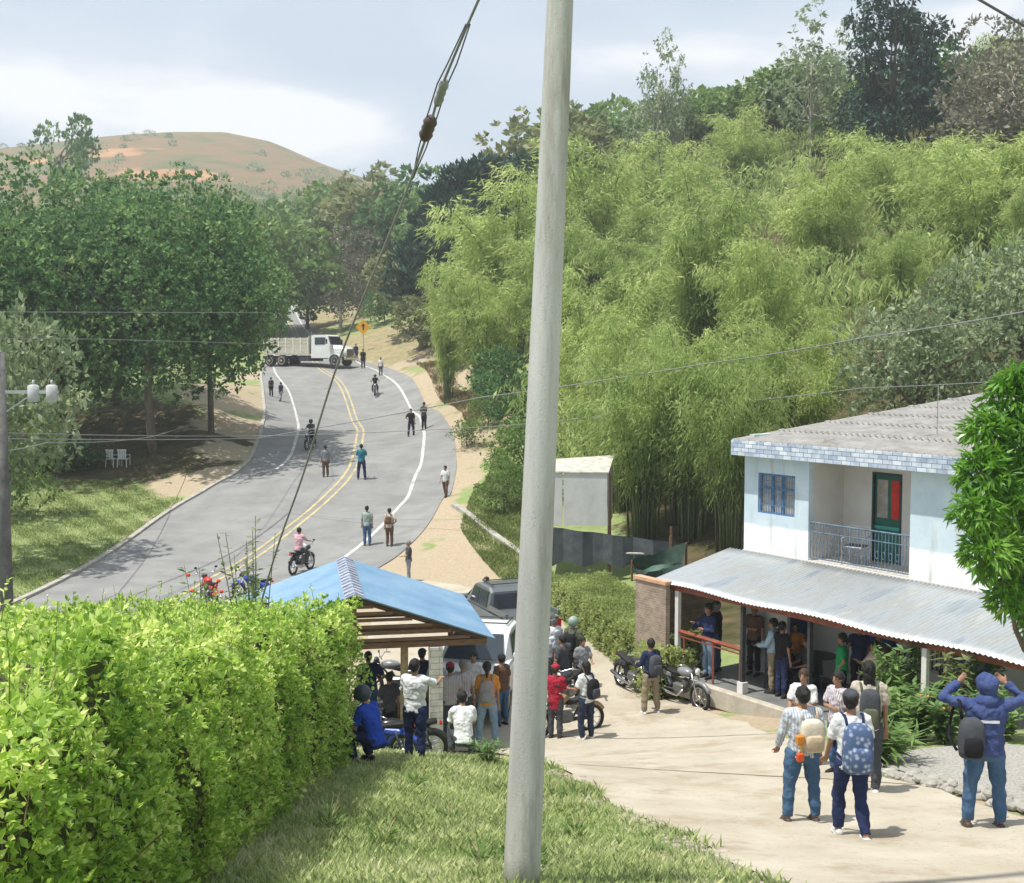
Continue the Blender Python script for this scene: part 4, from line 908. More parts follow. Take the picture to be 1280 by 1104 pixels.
# bamboo clumps that can be told apart
bams = [('bam1', 606, 322, 76, 'rounded lime green bamboo clump left of the concrete pole', .86), ('bam0', 560, 345, 86, 'lime bamboo clump up behind the rounded one beside the road bank', .55), ('bam1', 640, 235, 88, 'olive lime bamboo mass below the upright trees', 1.1),
 ('bam0', 745, 330, 60, 'tall bamboo clump just right of the concrete pole', .95), ('bam0', 850, 400, 47, 'leafy bamboo clump with bare culms standing behind the shack', .85), ('bam3', 1000, 402, 47, 'domed yellow green bamboo clump above the left end of the house roof', .9),
 ('bam2', 880, 235, 62, 'largest drooping deep green bamboo plume in the middle of the slope', .95), ('bam1', 740, 180, 90, 'bamboo mass high right of the pole near the skyline', 1.1), ('bam0', 830, 165, 98, 'bamboo crowns below the thin skyline tree', 1.1),
 ('bam0', 1020, 190, 74, 'tall bright bamboo plume right of the big drooping one', 1.05), ('bam1', 1130, 160, 80, 'bamboo plume under the dark conifer', 1.1), ('bam1', 1220, 150, 70, 'yellow green bamboo plume toward the upper right edge', 1.15),
 ('bam2', 1120, 280, 60, 'deep green bamboo above the grey green bush', .9), ('bam0', 930, 135, 108, 'pale bamboo crowns beneath the sparse skyline tree', 1.2), ('bam2', 1290, 240, 62, 'bamboo at the right edge above the grey green bush', 1.0),
 ('bam2', 690, 270, 76, 'deep green bamboo hidden partly by the concrete pole', 1.0), ('bam2', 790, 290, 70, 'darker bamboo between the pole and the big plume', .9), ('bam1', 950, 300, 56, 'bamboo plume directly above the domed yellow green one', .8), ('bam3', 770, 420, 52, 'lower bamboo clump hanging over the shack roof', .7),
 ('bam4', 805, 430, 46, 'stand of bare leaning bamboo culms right of the shack', .8), ('bam4', 865, 425, 45, 'stand of bare bamboo culms left of the house', .8), ('bam4', 915, 430, 43, 'bamboo culms touching the left corner of the house', .7), ('bam4', 780, 450, 50, 'bamboo culms directly behind the shack', .7)]
for k, px, top, d, lb, wd in bams: tree_px(k, px, top, d, {'bam0':10.6,'bam1':9.6,'bam2':11,'bam3':9.8,'bam4':9.8}[k], None, lb, 'bamboo_clump', 'bamboo', 'bamboo clumps on the right hillside', wd)
# grey green bush and skyline trees
tree_px('grey', 1150, 378, 44, 7.9, .5, 'grey green broad leaved bush behind the house roof', 'tree', wide=.95)
tree_px('grey', 1265, 300, 46, 7.9, 2.5, 'taller grey green tree behind the mango crown', 'tree', wide=.85)
tree_px('conifer', 1115, -70, 100, 14.8, 0, 'very dark blue green conifer standing on the hill crest', 'conifer', wide=.80)
tree_px('airy', 1008, -15, 106, 12.8, 0, 'sparse tall tree just left of the dark conifer on the crest', 'tree', wide=.95)
tree_px('airy', 1040, 10, 112, 12.8, 2, 'thin feathery tree between the sparse tree and the conifer', 'tree', wide=.7)
tree_px('airy', 820, 18, 125, 12.8, 1, 'thin pale see through tree alone against the sky', 'tree', wide=.62)
tree_px('airy', 842, 40, 126, 12.8, 3, 'second thin see through tree close to the lone skyline one', 'tree', wide=.5)
tree_px('dry', 1235, 10, 90, 8, 0, 'grey brown dry crown right of the dark conifer', 'tree', wide=.9)
tree_px('dry', 1290, 40, 84, 8, 2, 'grey brown dry crown at the upper right corner', 'tree', wide=1.1)
for px, top, d, k, lb in ((735,128,150,'far_lite','small round tree on the skyline right of the pole'), (775,138,140,'far','green crown on the skyline right of the small round tree'), (900,112,130,'far_lite','olive crown where the crest starts to climb'), (950,94,122,'far_lite','olive crown on the crest left of the sparse tree'),
    (1000,75,120,'far','green crown below the sparse crest tree'), (1180,60,104,'far_dark','dark crown at the foot of the conifer'), (1060,100,112,'far_lite','olive crown between the conifer and the bamboo'), (860,112,134,'far','green crown under the see through trees'), (700,150,135,'far_olive','crown behind the concrete pole at the skyline'),(660,175,130,'far_olive','olive crown left of the pole under the skyline')):
    tree_px(k, px, top, d, {'far':9,'far_dark':9,'far_olive':7,'far_lite':8}[k], None, lb, 'tree', 'tree', 'trees on the hill crest', 1.2)

# thicket filling the hillside behind the clumps (uncountable) ------------------------------------------------
def leaf_mass(name, C, rad, per, leaf, aspect, m, droop=0, flat=.7, up=.5, label=''):
    C = np.array(C); rad = np.array(rad); n = len(C)*per; idx = np.repeat(np.arange(len(C)), per)
    d = rnd_dirs(n, .5); P = C[idx]+d*(rad[idx]*RNG.uniform(.5, 1.1, n)**.7)[:, None]*np.array([1, 1, flat])
    Nn = unit(d*.6+rnd_dirs(n)*.8+np.array([0, 0, up])); Dr = unit(np.cross(Nn, rnd_dirs(n))+np.array([0, 0, -droop])); L = leaf*RNG.uniform(.6, 1.4, n)
    o = link(name, quads_mesh(name, leaf_quads(P, Dr, Nn, L, L*aspect), m)); o['kind'] = 'stuff'; o['label'] = label; return o
C = []; rd = []
while len(C) < 620:
    y = random.uniform(54, 135); x = random.uniform(.045*y-1.5, .75*y)
    if y < 62 and x < 1: continue
    r = random.uniform(1.4, 2.6); C.append((x, y, hz(x, y)+random.uniform(.6, 3.2)*(.7+y/160))); rd.append(r)
leaf_mass('hillside_thicket', C, rd, 150, .55, .2, L_bamd, .9, label='dense bamboo and scrub thicket covering the right hillside')
C = []; rd = []
while len(C) < 800:
    y = random.uniform(150, 400); x = random.uniform(-.50*y, .35*y)
    rx = [p.x for p in cY if abs(p.y-y) < 14] 
    if y < 215 and rx and abs(x-rx[0]) < 15: continue
    if y > 330 and random.random() < .75: continue
    r = random.uniform(2, 4.2); C.append((x, y, hz(x, y)+r*.6)); rd.append(r)
leaf_mass('valley_woods', C, rd, 70, 1.0, .6, L_mid, 0, label='far green woods filling the valley beyond the road')
C = []; rd = []
while len(C) < 260:
    y = random.uniform(330, 560); x = random.uniform(-.45*y, .0*y)
    if random.random() < .5: y = random.uniform(330, 420)
    r = random.uniform(1.6, 3.6); C.append((x, y, hz(x, y)+r*.3)); rd.append(r)
leaf_mass('hill_bushes', C, rd, 110, .75, .6, L_dark, 0, label='scattered dark bushes dotting the brown hill')
C = []; rd = []
while len(C) < 260:
    y = random.uniform(76, 150); x = random.uniform(-.62*y, -.62*y+.40*y)
    if any((p.x-x)**2+(p.y-y)**2 < 60 for p in cL[::3]) or x > np.interp(y, [p.y for p in cL], [p.x for p in cL])-4: continue
    r = random.uniform(1.6, 3); C.append((x, y, hz(x, y)+random.uniform(.5, 4))); rd.append(r)
leaf_mass('left_woods', C, rd, 110, .5, .55, L_dark, 0, label='dark woods closing the view behind the lawn trees')

# mango crown at the right edge ------------------------------------------------
mx_, my_ = P3(1345, 600, 15.5).x, 15.5; mz = hz(mx_, my_)
mg = empty('mango_tree', (mx_, my_, mz-.1), 0, 'bright green mango tree with long glossy leaves at the right edge', 'tree')
tops = []; C = []; rad = []
def loc(px, py, d): return P3(px, py, d)-Vector((mx_, my_, mz-.1))
for px, py, r, d in ((1262,500,30,15.6),(1235,540,26,15.3),(1280,560,45,15.5),(1228,590,30,15.0),(1220,640,26,14.8),(1255,640,40,15.2),(1235,690,28,14.7),(1270,705,35,15),(1262,745,22,14.8),(1290,620,50,15.8),(1310,520,50,16),(1330,680,60,15.6),(1360,580,70,15.8),(1275,475,18,15.5),(1340,490,40,15.8),(1300,760,30,15.2)):
    C.append(tuple(loc(px, py, d))); rad.append(r/1500*15.5)
C = np.array(C); rad = np.array(rad); n = 3400; idx = RNG.choice(len(C), n, p=rad**2/np.sum(rad**2)); d_ = rnd_dirs(n, .2)
Tw = C[idx]+d_*(rad[idx]*RNG.uniform(.55, 1.1, n))[:, None]; k = 7
P = np.repeat(Tw, k, 0)+RNG.normal(size=(n*k, 3))*.02; Dd = unit(np.repeat(d_, k, 0)*.5+RNG.normal(size=(n*k, 3))*.55+np.array([0, 0, -.45]))
L_ = RNG.uniform(.12, .21, n*k); Nn = unit(rnd_dirs(n*k)+np.array([0, 0, .8]))
link('crown', quads_mesh('mango_crown', leaf_quads(P, Dd, Nn, L_, L_*.24), L_mango), mg)
b = B(); b.tube([(0,0,-.2),(.05,0,1.2),(0,.1,2.6)], [.24,.19,.15], 9)
for c in C: b.tube(limb_pts((0,.1,random.uniform(1.6,2.6)), tuple(c), 4), [.08,.06,.045,.03,.012], 5)
b.build('trunk', M_bark, mg, True)

# clipped foreground hedge ------------------------------------------------
def hedge(name, poly_pts, htop, nleaf, leaf, m, label, cat='hedge', core=None, spread=.10, tw=.3, wav=.12, aspect=.5, gen=None, sprouts=0, bul=1.0):
    """poly_pts: outline (x,y); body = leafy skin of a prism following the ground"""
    P0 = np.array(poly_pts, float); n = len(P0); A = P0; Bv = np.roll(P0, -1, 0); el = np.linalg.norm(Bv-A, axis=1)
    nf = int(nleaf*tw)
    # top leaves
    x0, y0 = P0.min(0); x1, y1 = P0.max(0); tp_ = []
    while sum(len(q) for q in tp_) < nleaf-nf:
        q = RNG.uniform((x0, y0), (x1, y1), (nleaf, 2)); tp_.append(q[inpoly(P0, q[:, 0], q[:, 1])])
    T = np.concatenate(tp_)[:nleaf-nf]
    def top(x, y): return H(x, y)+htop(x, y)+wav*(np.sin(x*2.3+1)*np.cos(y*1.9)+.5*np.sin(x*5.1+y*3.7))
    depth = RNG.exponential(.05, len(T)); TP = np.stack([T[:, 0], T[:, 1], top(T[:, 0], T[:, 1])-depth+RNG.normal(size=len(T))*.025], -1)
    # side leaves
    ei = RNG.choice(n, nf, p=el/el.sum()); t = RNG.uniform(0, 1, nf); q = A[ei]*(1-t)[:, None]+Bv[ei]*t[:, None]; nr = np.stack([(Bv-A)[:, 1], -(Bv-A)[:, 0]], -1)/el[:, None]
    area = np.sum(A[:, 0]*Bv[:, 1]-Bv[:, 0]*A[:, 1]); nr = nr if area > 0 else -nr
    zt = top(q[:, 0], q[:, 1]); zb = H(q[:, 0], q[:, 1]); h = RNG.uniform(0.0, 1, nf)
    bulge = .10*np.sin(h*3.1)+.10*np.sin(q[:, 1]*3.1+h*5)*np.cos(q[:, 0]*2.0+h*4)
    off = bulge*bul+bul*.07*np.sin(q[:, 1]*7.7+h*9)-RNG.exponential(.09, nf)+RNG.normal(size=nf)*.03
    SP = np.stack([q[:, 0]+nr[ei][:, 0]*off, q[:, 1]+nr[ei][:, 1]*off, zb+(zt-zb)*h], -1)
    TP = TP[::6]; SP = SP[::6]; ei = ei[::6]; nf = len(SP)
    Pp = np.concatenate([TP, SP]); on = np.concatenate([np.tile([0, 0, 1.0], (len(TP), 1)), np.concatenate([nr[ei], np.full((nf, 1), .35)], 1)])
    kt = 6; Pp = np.repeat(Pp+unit(on)*(RNG.normal(size=len(Pp))*leaf*.55)[:, None], kt, 0); on = np.repeat(on, kt, 0); D_ = unit(on*.7+rnd_dirs(len(Pp))+np.array([0, 0, .3])); N_ = unit(on*.6+rnd_dirs(len(Pp))*.7+np.array([0, 0, .3])); Pp = Pp+D_*leaf*.2; Ls = leaf*RNG.uniform(.6, 1.4, len(Pp))
    root = empty(name, (0,0,0), 0, label, cat)
    link('foliage', quads_mesh(name+'_leaves', leaf_quads(Pp, D_, N_, Ls, Ls*aspect), m), root)
    if sprouts:
        bs_ = B(); sp_p = []; sp_d = []
        ki = RNG.choice(len(TP), sprouts)
        for x, y, z in TP[ki]:
            L0 = random.uniform(.08, .32); dx, dy = random.gauss(0, .05), random.gauss(0, .05); bs_.tube([(x, y, z-.1), (x+dx, y+dy, z+L0)], [.004, .002], 4)
            for q_ in range(int(L0*30)): t_ = random.uniform(.3, 1); sp_p.append((x+dx*t_, y+dy*t_, z+L0*t_)); sp_d.append((random.gauss(0,1), random.gauss(0,1), random.uniform(.2,1)))
        bs_.build('shoot_stems', mat('shoot_green', (.16,.22,.06), .8, .2, 5), root)['kind'] = 'stuff'; sp_d = np.array(sp_d); k_ = len(sp_d)
        link('shoots', quads_mesh(name+'_shoots', leaf_quads(np.array(sp_p), sp_d, unit(rnd_dirs(k_)+np.array([0,0,1.])), leaf*RNG.uniform(.6,1.2,k_), leaf*.45*np.ones(k_)), m), root)
        tw_ = B(); kj = RNG.choice(len(SP), sprouts*2)
        for x, y, z in SP[kj]: tw_.tube([(x-.15, y+random.gauss(0,.1), z-.2), (x+random.gauss(0,.05), y, z), (x+random.uniform(0,.08), y+random.gauss(0,.06), z+random.uniform(.05,.25))], [.006, .004, .002], 4)
        tw_.build('twigs', mat('twig_brown', (.20,.15,.09), .9, .3, 6), root)['kind'] = 'stuff'
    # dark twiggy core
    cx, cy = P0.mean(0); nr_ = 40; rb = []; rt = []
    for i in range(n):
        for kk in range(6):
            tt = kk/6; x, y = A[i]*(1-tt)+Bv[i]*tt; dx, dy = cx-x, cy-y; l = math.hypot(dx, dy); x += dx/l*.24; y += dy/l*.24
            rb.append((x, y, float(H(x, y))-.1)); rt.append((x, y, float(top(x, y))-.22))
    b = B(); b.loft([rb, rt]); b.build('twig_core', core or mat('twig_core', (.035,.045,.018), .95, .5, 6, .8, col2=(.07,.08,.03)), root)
    return root
hp = [(-2.25,16.9),(-2.5,13.5),(-2.45,10.5),(-2.35,7.5),(-2.1,4.6),(-5,3.6),(-8.6,4.2),(-9.2,10),(-9.0,17.2),(-5.5,17.9)]
hedge('hedge', hp, lambda x, y: np.interp(y, [4, 8, 12, 17], [1.7, 1.85, 2.05, 2.2])+.0*x, 250000, .053, L_hedge, 'big clipped bright green hedge filling the lower left foreground', tw=.68, wav=.16, sprouts=420)
# box hedge along the drive
bp_ = [gv(868,842), gv(800,850), gv(760,815), gv(735,782), gv(700,752), gv(693,735), gv(735,728), gv(790,752), gv(845,792)]
c1 = G(800,850); 
bp_ = [(HP(.42,-3.05,0).x, HP(.42,-3.05,0).y), (HP(.30,-3.5,0).x, HP(.30,-3.5,0).y)]+[(G(*q).x, G(*q).y) for q in ((795,850),(746,812),(712,782),(690,765))]
ins = []
for i, (x, y) in enumerate(bp_): pass
nrm = Vector((bp_[-1][0]-bp_[0][0], bp_[-1][1]-bp_[0][1], 0)).normalized(); nn_ = Vector((nrm.y, -nrm.x, 0))
far_ = [(x+nn_.x*(.75 if i < 2 else 1.8), y+nn_.y*(.75 if i < 2 else 1.8)) for i, (x, y) in reversed(list(enumerate(bp_)))]
hedge('box_hedge', bp_+far_, lambda x, y: 1.15+0*x, 90000, .075, L_box, 'long low olive green box hedge along the drive below the shack', tw=.5, wav=.025, bul=.4)

# grass ------------------------------------------------
def grass_patch(name, poly, n, h, m, label, zmin=None):
    P0 = np.array(poly, float); x0, y0 = P0.min(0); x1, y1 = P0.max(0); q = RNG.uniform((x0, y0), (x1, y1), (n*4, 2)); q = q[inpoly(P0, q[:, 0], q[:, 1])]
    bad = inpoly(drive_bd, q[:, 0], q[:, 1]); near_b = np.min([np.hypot(q[:, 0]-p[0], q[:, 1]-p[1]) for p in drive_bd[::2]], axis=0)
    q = q[~bad | (near_b < .12)]; near_b = np.min([np.hypot(q[:, 0]-p[0], q[:, 1]-p[1]) for p in drive_bd[::2]], axis=0)
    cl_ = np.sin(q[:, 0]*1.7)*np.cos(q[:, 1]*1.3)+.6*np.sin(q[:, 0]*4.3+q[:, 1]*3.1)+RNG.normal(size=len(q))*.5
    keep = RNG.uniform(size=len(q)) < np.clip(near_b/1.3, .12, 1)*np.clip(.75+.3*cl_, .25, 1); q = q[keep][:n]; cl_ = cl_[keep][:n]
    k = len(q); z = H(q[:, 0], q[:, 1])-.02; a = RNG.uniform(0, 6.283, k); ln = RNG.uniform(.1, .7, k); hh = h*RNG.uniform(.4, 1.3, k)*(1+.25*cl_); w_ = .006+.006*RNG.uniform(size=k)
    dx, dy = np.cos(a), np.sin(a); base = np.stack([q[:, 0], q[:, 1], z], -1); sd_ = np.stack([-dy, dx, 0*dx], -1)*w_[:, None]
    mid_ = base+np.stack([dx*ln*.3, dy*ln*.3, np.ones(k)*.6], -1)*hh[:, None]; tip = base+np.stack([dx*ln, dy*ln, np.ones(k)*.95], -1)*hh[:, None]
    V = np.stack([base-sd_, base+sd_, mid_+sd_*.8, tip, mid_-sd_*.8], 1)
    o = link(name, quads_mesh(name, V, m, 5)); o['kind'] = 'stuff'; o['label'] = label; return o
L_grass = leafmat('grass_blade', (.24,.33,.12), (.46,.55,.25), (.74,.72,.50), .5, .8, .1)
L_lawn = leafmat('lawn_blade', (.18,.25,.08), (.27,.35,.12), (.42,.45,.24), .4, .8, .1)
grass_patch('foreground_grass', [(-2.7,4.5),(3.4,4.5),(5.2,7.5),(3.6,10.5),(2.6,13),(1.6,17),(.6,20.5),(-4.5,21.5),(-2.6,17)], 130000, .11, L_grass, 'long green and straw coloured grass around the foreground pole')
for i_, (px, py, h_, sp_) in enumerate(((480,1060,.30,.22),(560,1030,.22,.2),(720,1050,.28,.22),(600,1085,.26,.2),(690,1000,.25,.2),(410,1040,.35,.25),(820,1075,.22,.18),(640,1085,.32,.16),(672,1092,.30,.16),(520,985,.25,.2))):
    g_ = G(px, py); rr_ = empty('weed', (g_.x, g_.y, g_.z-.02), 0, ['tall weed left of the pole in the foreground grass','low weed tuft in the grass above the pole foot','weed tuft on the grass right of the pole','weed just left of the pole foot','weed tuft near the upper right of the grass','weed close to the hedge foot','weed near the drive edge at the bottom','weed hugging the left side of the pole base','weed hugging the right side of the pole base','weed on the crest of the grass below the shelter'][i_], 'weed', 'weeds in the foreground grass')
    k_ = 90; a_ = RNG.uniform(0, 6.28, k_); t_ = RNG.uniform(.1, 1, k_); Pw = np.stack([np.cos(a_)*sp_*t_*.5, np.sin(a_)*sp_*t_*.5, RNG.uniform(0, 1, k_)*h_*.6], -1); Dw = np.stack([np.cos(a_), np.sin(a_), RNG.uniform(.3, 1.6, k_)], -1)
    link('leaves', quads_mesh('weed_leaves', leaf_quads(Pw, Dw, unit(rnd_dirs(k_)*.4+np.array([0,0,1.])), RNG.uniform(.05, .12, k_), RNG.uniform(.015, .04, k_)), L_lite), rr_)
    q_ = B()
    for z_ in range(7): aa = random.uniform(0, 6.28); q_.tube([(0,0,0), (math.cos(aa)*sp_*.2, math.sin(aa)*sp_*.2, h_*.6), (math.cos(aa)*sp_*.5, math.sin(aa)*sp_*.5, h_*random.uniform(.8,1.2))], [.004,.003,.002], 4)
    q_.build('stems', mat('straw_stem', (.42,.38,.20), .9, .2, 5), rr_)
grass_patch('lawn_grass', [gv(20,760), gv(100,715), gv(230,625), gv(150,600), gv(20,600), gv(-60,640), gv(-60,760)], 60000, .10, L_lawn, 'short sunlit lawn grass left of the road')
grass_patch('bank_grass', [gv(575,660), gv(620,560), gv(680,600), gv(690,730), gv(690,790), gv(640,740)], 50000, .16, L_lawn, 'rough grass on the bank right of the dirt strip')
grass_patch('verge_grass', [gv(520,455), gv(560,455), gv(610,500), gv(590,545), gv(550,500)], 16000, .3, leafmat('dry_blade', (.25,.22,.11), (.36,.31,.17), (.50,.44,.27), .3, .8, .1), 'dry straw coloured grass on the cut bank beside the road')

# taller weeds by the shelter and weedy vine on the guy wire -----------------------------------
def plant(name, base, stems, h, spread, leafL, per, m, label, cat='plant', group=None, aspect=.4, droop=.1, flower=None):
    r = empty(name, base, 0, label, cat, group); b = B(); Pp = []; Dp = []
    for i in range(stems):
        a = random.uniform(0, 6.283); hh = h*random.uniform(.6, 1.05); sp = spread*random.uniform(.2, 1)
        f = lambda t: Vector((math.cos(a)*sp*t**1.5, math.sin(a)*sp*t**1.5, hh*t))
        b.tube([f(k/5) for k in range(6)], [max(.0045*h*(1-k/6.5), .003) for k in range(6)], 5)
        for k in range(per):
            t = random.uniform(.15, 1); Pp.append(tuple(f(t))); th = random.uniform(0, 6.283); Dp.append((math.cos(th), math.sin(th), random.uniform(-.3, .8)-droop))
    b.build('stems', mat('stem_green', (.12,.16,.06), .8, .2, 5), r)
    Pp = np.array(Pp); Dp = np.array(Dp); n = len(Pp); L_ = leafL*RNG.uniform(.6, 1.3, n)
    link('leaves', quads_mesh(name+'_leaves', leaf_quads(Pp, Dp, unit(rnd_dirs(n)*.5+np.array([0,0,1])), L_, L_*aspect), m), r)
    if flower:
        c, nf_, sz_ = flower
        for i in range(nf_): b = B(); a = random.uniform(0, 6.283); rr = spread*random.uniform(.2, .9); b.ell((math.cos(a)*rr, math.sin(a)*rr, h*random.uniform(.6, 1)), (sz_,sz_,sz_*.8), 6, 4); b.build('flower', c, r)
    return r
M_flower = mat('flower_red', (.6,.06,.04), .7, .2, 8)
def hedge_top(px, py, d): p = P3(px, py, d); return (p.x, p.y, p.z)
plant('climbing_vine', hedge_top(322, 1000, 14.3), 16, 3.4, .5, .10, 60, L_olive, 'leafy vine climbing up around the lower end of the guy wire', 'vine', None, .45)
plant('flowering_shrub', (P3(262,760,17.5).x, 17.5, hz(P3(262,760,17.5).x, 17.5)), 12, 2.75, .45, .13, 40, L_lite, 'tall shrub tips with red flowers poking above the hedge', 'shrub', None, .45, 0, (M_flower, 8, .035))
plant('leafy_shrub', (P3(300,760,18).x, 18.3, hz(P3(300,760,18).x, 18.3)), 12, 3.0, .5, .14, 42, L_mid, 'leafy shrub tips above the hedge right of the red flowers', 'shrub', None, .45)
plant('leafy_shrub', (P3(120,760,16).x, 16.6, hz(P3(120,760,16).x, 16.6)), 8, 2.4, .8, .10, 26, L_hedge, 'thin shoots sticking up from the hedge top near the road kerb', 'shrub', None, .45)
# garden bed in front of the house
for px, py, h, sp, st, pr, lf, mm, lb, fl in ((1105,935,.9,.45,14,34,.20,L_lite,'bushy light green plant at the left end of the garden bed',None),(1150,925,1.0,.5,14,34,.22,L_lite,'broad leafy plant in the middle of the garden bed',None),(1180,930,.8,.45,14,30,.20,L_mid,'green plant with tiny orange flowers near the hooded man',(mat('flower_orange',(.6,.2,.05),.7),10,.025)),
    (1130,900,1.35,.5,12,34,.20,L_mid,'tall dark leafed plant in front of the blue doors',None),(1105,905,1.3,.4,12,34,.18,L_lite,'upright sunlit plant beside the patio post',None),(1195,905,1.2,.4,10,30,.2,L_olive,'reddish olive plant below the barred window',None),(1095,955,.6,.5,26,14,.45,L_lite,'tuft of long grassy leaves at the bed corner',None),(1250,925,.8,.5,10,30,.2,L_mid,'low plants right of the hooded man',None),(1225,890,1.0,.4,10,30,.2,L_mid,'green plant behind the hooded man',None)):
    g = G(px, py); plant('garden_plant', (g.x, g.y, hz(g.x, g.y)-.05), int(st*1.5), h*1.15, sp*1.35, lf, pr, mm, lb, 'plant', 'plants in the garden bed', .12 if 'grassy' in lb else .4, .1, fl)
g = G(610, 960); plant('weed_clump', (g.x, g.y, g.z-.05), 30, .5, .3, .16, 12, L_mid, 'weedy clump by the foot of the seated person', 'plant', None, .15)
g = G(745, 775); plant('garden_plant', P3(790,775,36.5)-Vector((0,0,1.6)), 12, 2.0, .5, .3, 26, L_lite, 'bright green broad leaf plant behind the box hedge', 'plant', None, .5)
cc_ = catmull([Vector((*gv(px, py), 0)) for px, py in ((572,632),(600,652),(640,682),(690,716))], 8)
kerb('drain_channel', cc_, .28, .10, 1, 0, len(cc_), M_conc, 'pale concrete drain running down the grassy slope beside the pole')
# gravel bed with stone edge
gvl, gbd = drape_poly('gravel_bed', [gv(1090,958), gv(1180,985), gv(1300,1020), (8.6,17.5), (7.8,19.4), gv(1230,935), gv(1150,940), gv(1105,948)], .5, .045, mat('gravel', (.22,.21,.19), .95, .3, 22, .9, col2=(.42,.40,.36), bscale=30)); gvl['kind'] = 'structure'; gvl['label'] = 'grey gravel bed between drive and garden'
A = [Vector((*gv(px, py), 0)) for px, py in ((1080,962),(1130,974),(1180,987),(1230,1000),(1300,1022),(1380,1050))]; A = catmull(A, 6)
b = B()
for i, p in enumerate(A):
    for k in range(5):
        r = random.uniform(.04, .11); b.ell((p.x+random.uniform(-.12,.12), p.y+random.uniform(-.15,.15), hz(p.x,p.y)+random.uniform(0,.1)), (r*random.uniform(.8,1.5), r, r*.7), 7, 5, Matrix.Rotation(random.uniform(0,3),3,'Z'))
o = b.build('stone_edge', mat('edge_stone', (.24,.23,.20), .9, .3, 5, .5, col2=(.38,.36,.32))); o['kind'] = 'structure'; o['label'] = 'rough stones edging the gravel bed'
# eroded dirt lip beside the drive
b = B()
for i in range(420):
    t = random.uniform(0, 1); px = 690+270*t; py = np.interp(px, [690,765,862,960], [962,1008,1050,1104])+random.gauss(6,7); g = G(px, py); r = random.uniform(.015, .05)
    b.ell((g.x, g.y, g.z+r*.3), (r*random.uniform(1,1.6), r, r*.7), 6, 4)
o = b.build('loose_stones', mat('loose_stone', (.30,.27,.22), .95, .3, 8)); o['kind'] = 'stuff'; o['label'] = 'loose clods and pebbles along the eroded edge of the drive'
# ================================================================== PEOPLE
def ctex(nm, size, depth=3, tp='CLOUDS'):
    t = bpy.data.textures.new(nm, tp); t.noise_scale = size
    if tp == 'CLOUDS': t.noise_depth = depth
    return t
_w1 = ctex('folds', .11, 2); _w2 = ctex('tousle', .045, 2)
WR = {'shirt': (_w1, .055), 'jacket': (_w1, .06), 'trousers': (_w1, .045), 'shorts': (_w1, .04), 'hair': (_w2, .03)}
BAKE = []
def remesh_obj(b, name, m, parent, vox, smooth=3):
    me = b.mesh(name, m); o = link(name, me, parent); r = o.modifiers.new('r', 'REMESH'); r.mode = 'VOXEL'; r.voxel_size = vox; r.use_smooth_shade = True
    s = o.modifiers.new('s', 'SMOOTH'); s.factor = .5; s.iterations = smooth
    if name in WR:
        dm = o.modifiers.new('d', 'DISPLACE'); dm.texture = WR[name][0]; dm.strength = WR[name][1]; dm.mid_level = .36; dm.texture_coords = 'LOCAL'
    BAKE.append(o); return o
def fab(name, c, c2=None, kind='plain'):
    key = 'cloth_'+name
    if key in MATS: return MATS[key]
    if kind == 'plain': return mat(key, c, .85, .16, 7, .35, col2=c2, bscale=22, spec=.15)
    m = bpy.data.materials.new(key); m.use_nodes = True; N, L = nodes_of(m); b = N['Principled BSDF']; b.inputs['Roughness'].default_value = .85
    tc = N.new('ShaderNodeTexCoord'); r = N.new('ShaderNodeValToRGB'); r.color_ramp.interpolation = 'CONSTANT' if kind != 'blotch' else 'LINEAR'
    if kind == 'stripe':
        w = N.new('ShaderNodeTexWave'); w.inputs['Scale'].default_value = 9; w.bands_direction = 'X'; w.inputs['Distortion'].default_value = .6; L.new(tc.outputs['Object'], w.inputs['Vector']); src = w.outputs['Fac']
    else:
        w = N.new('ShaderNodeTexVoronoi' if kind == 'blotch' else 'ShaderNodeTexNoise'); w.inputs['Scale'].default_value = 16 if kind == 'blotch' else 9; L.new(tc.outputs['Object'], w.inputs['Vector']); src = w.outputs[0]
    L.new(src, r.inputs[0]); r.color_ramp.elements[0].color = (*c, 1); r.color_ramp.elements[1].color = (*c2, 1); r.color_ramp.elements[1].position = .5
    L.new(r.outputs[0], b.inputs['Base Color']); MATS[key] = m; return m
SKIN = [mat('skin_a', (.30,.165,.105), .6, .08, 9, .1, spec=.4), mat('skin_b', (.22,.12,.075), .6, .08, 9, .1, spec=.4), mat('skin_c', (.40,.235,.155), .6, .08, 9, .1, spec=.4)]
HAIR = {'black': mat('hair_black', (.012,.011,.011), .5, .3, 20, .6, bscale=90), 'brown': mat('hair_brown', (.05,.03,.018), .5, .3, 20, .6, bscale=90), 'grey': mat('hair_grey', (.22,.21,.20), .6, .3, 20, .6, bscale=90)}
V = Vector
def dirv(x, y, z): return V((x, y, z)).normalized()
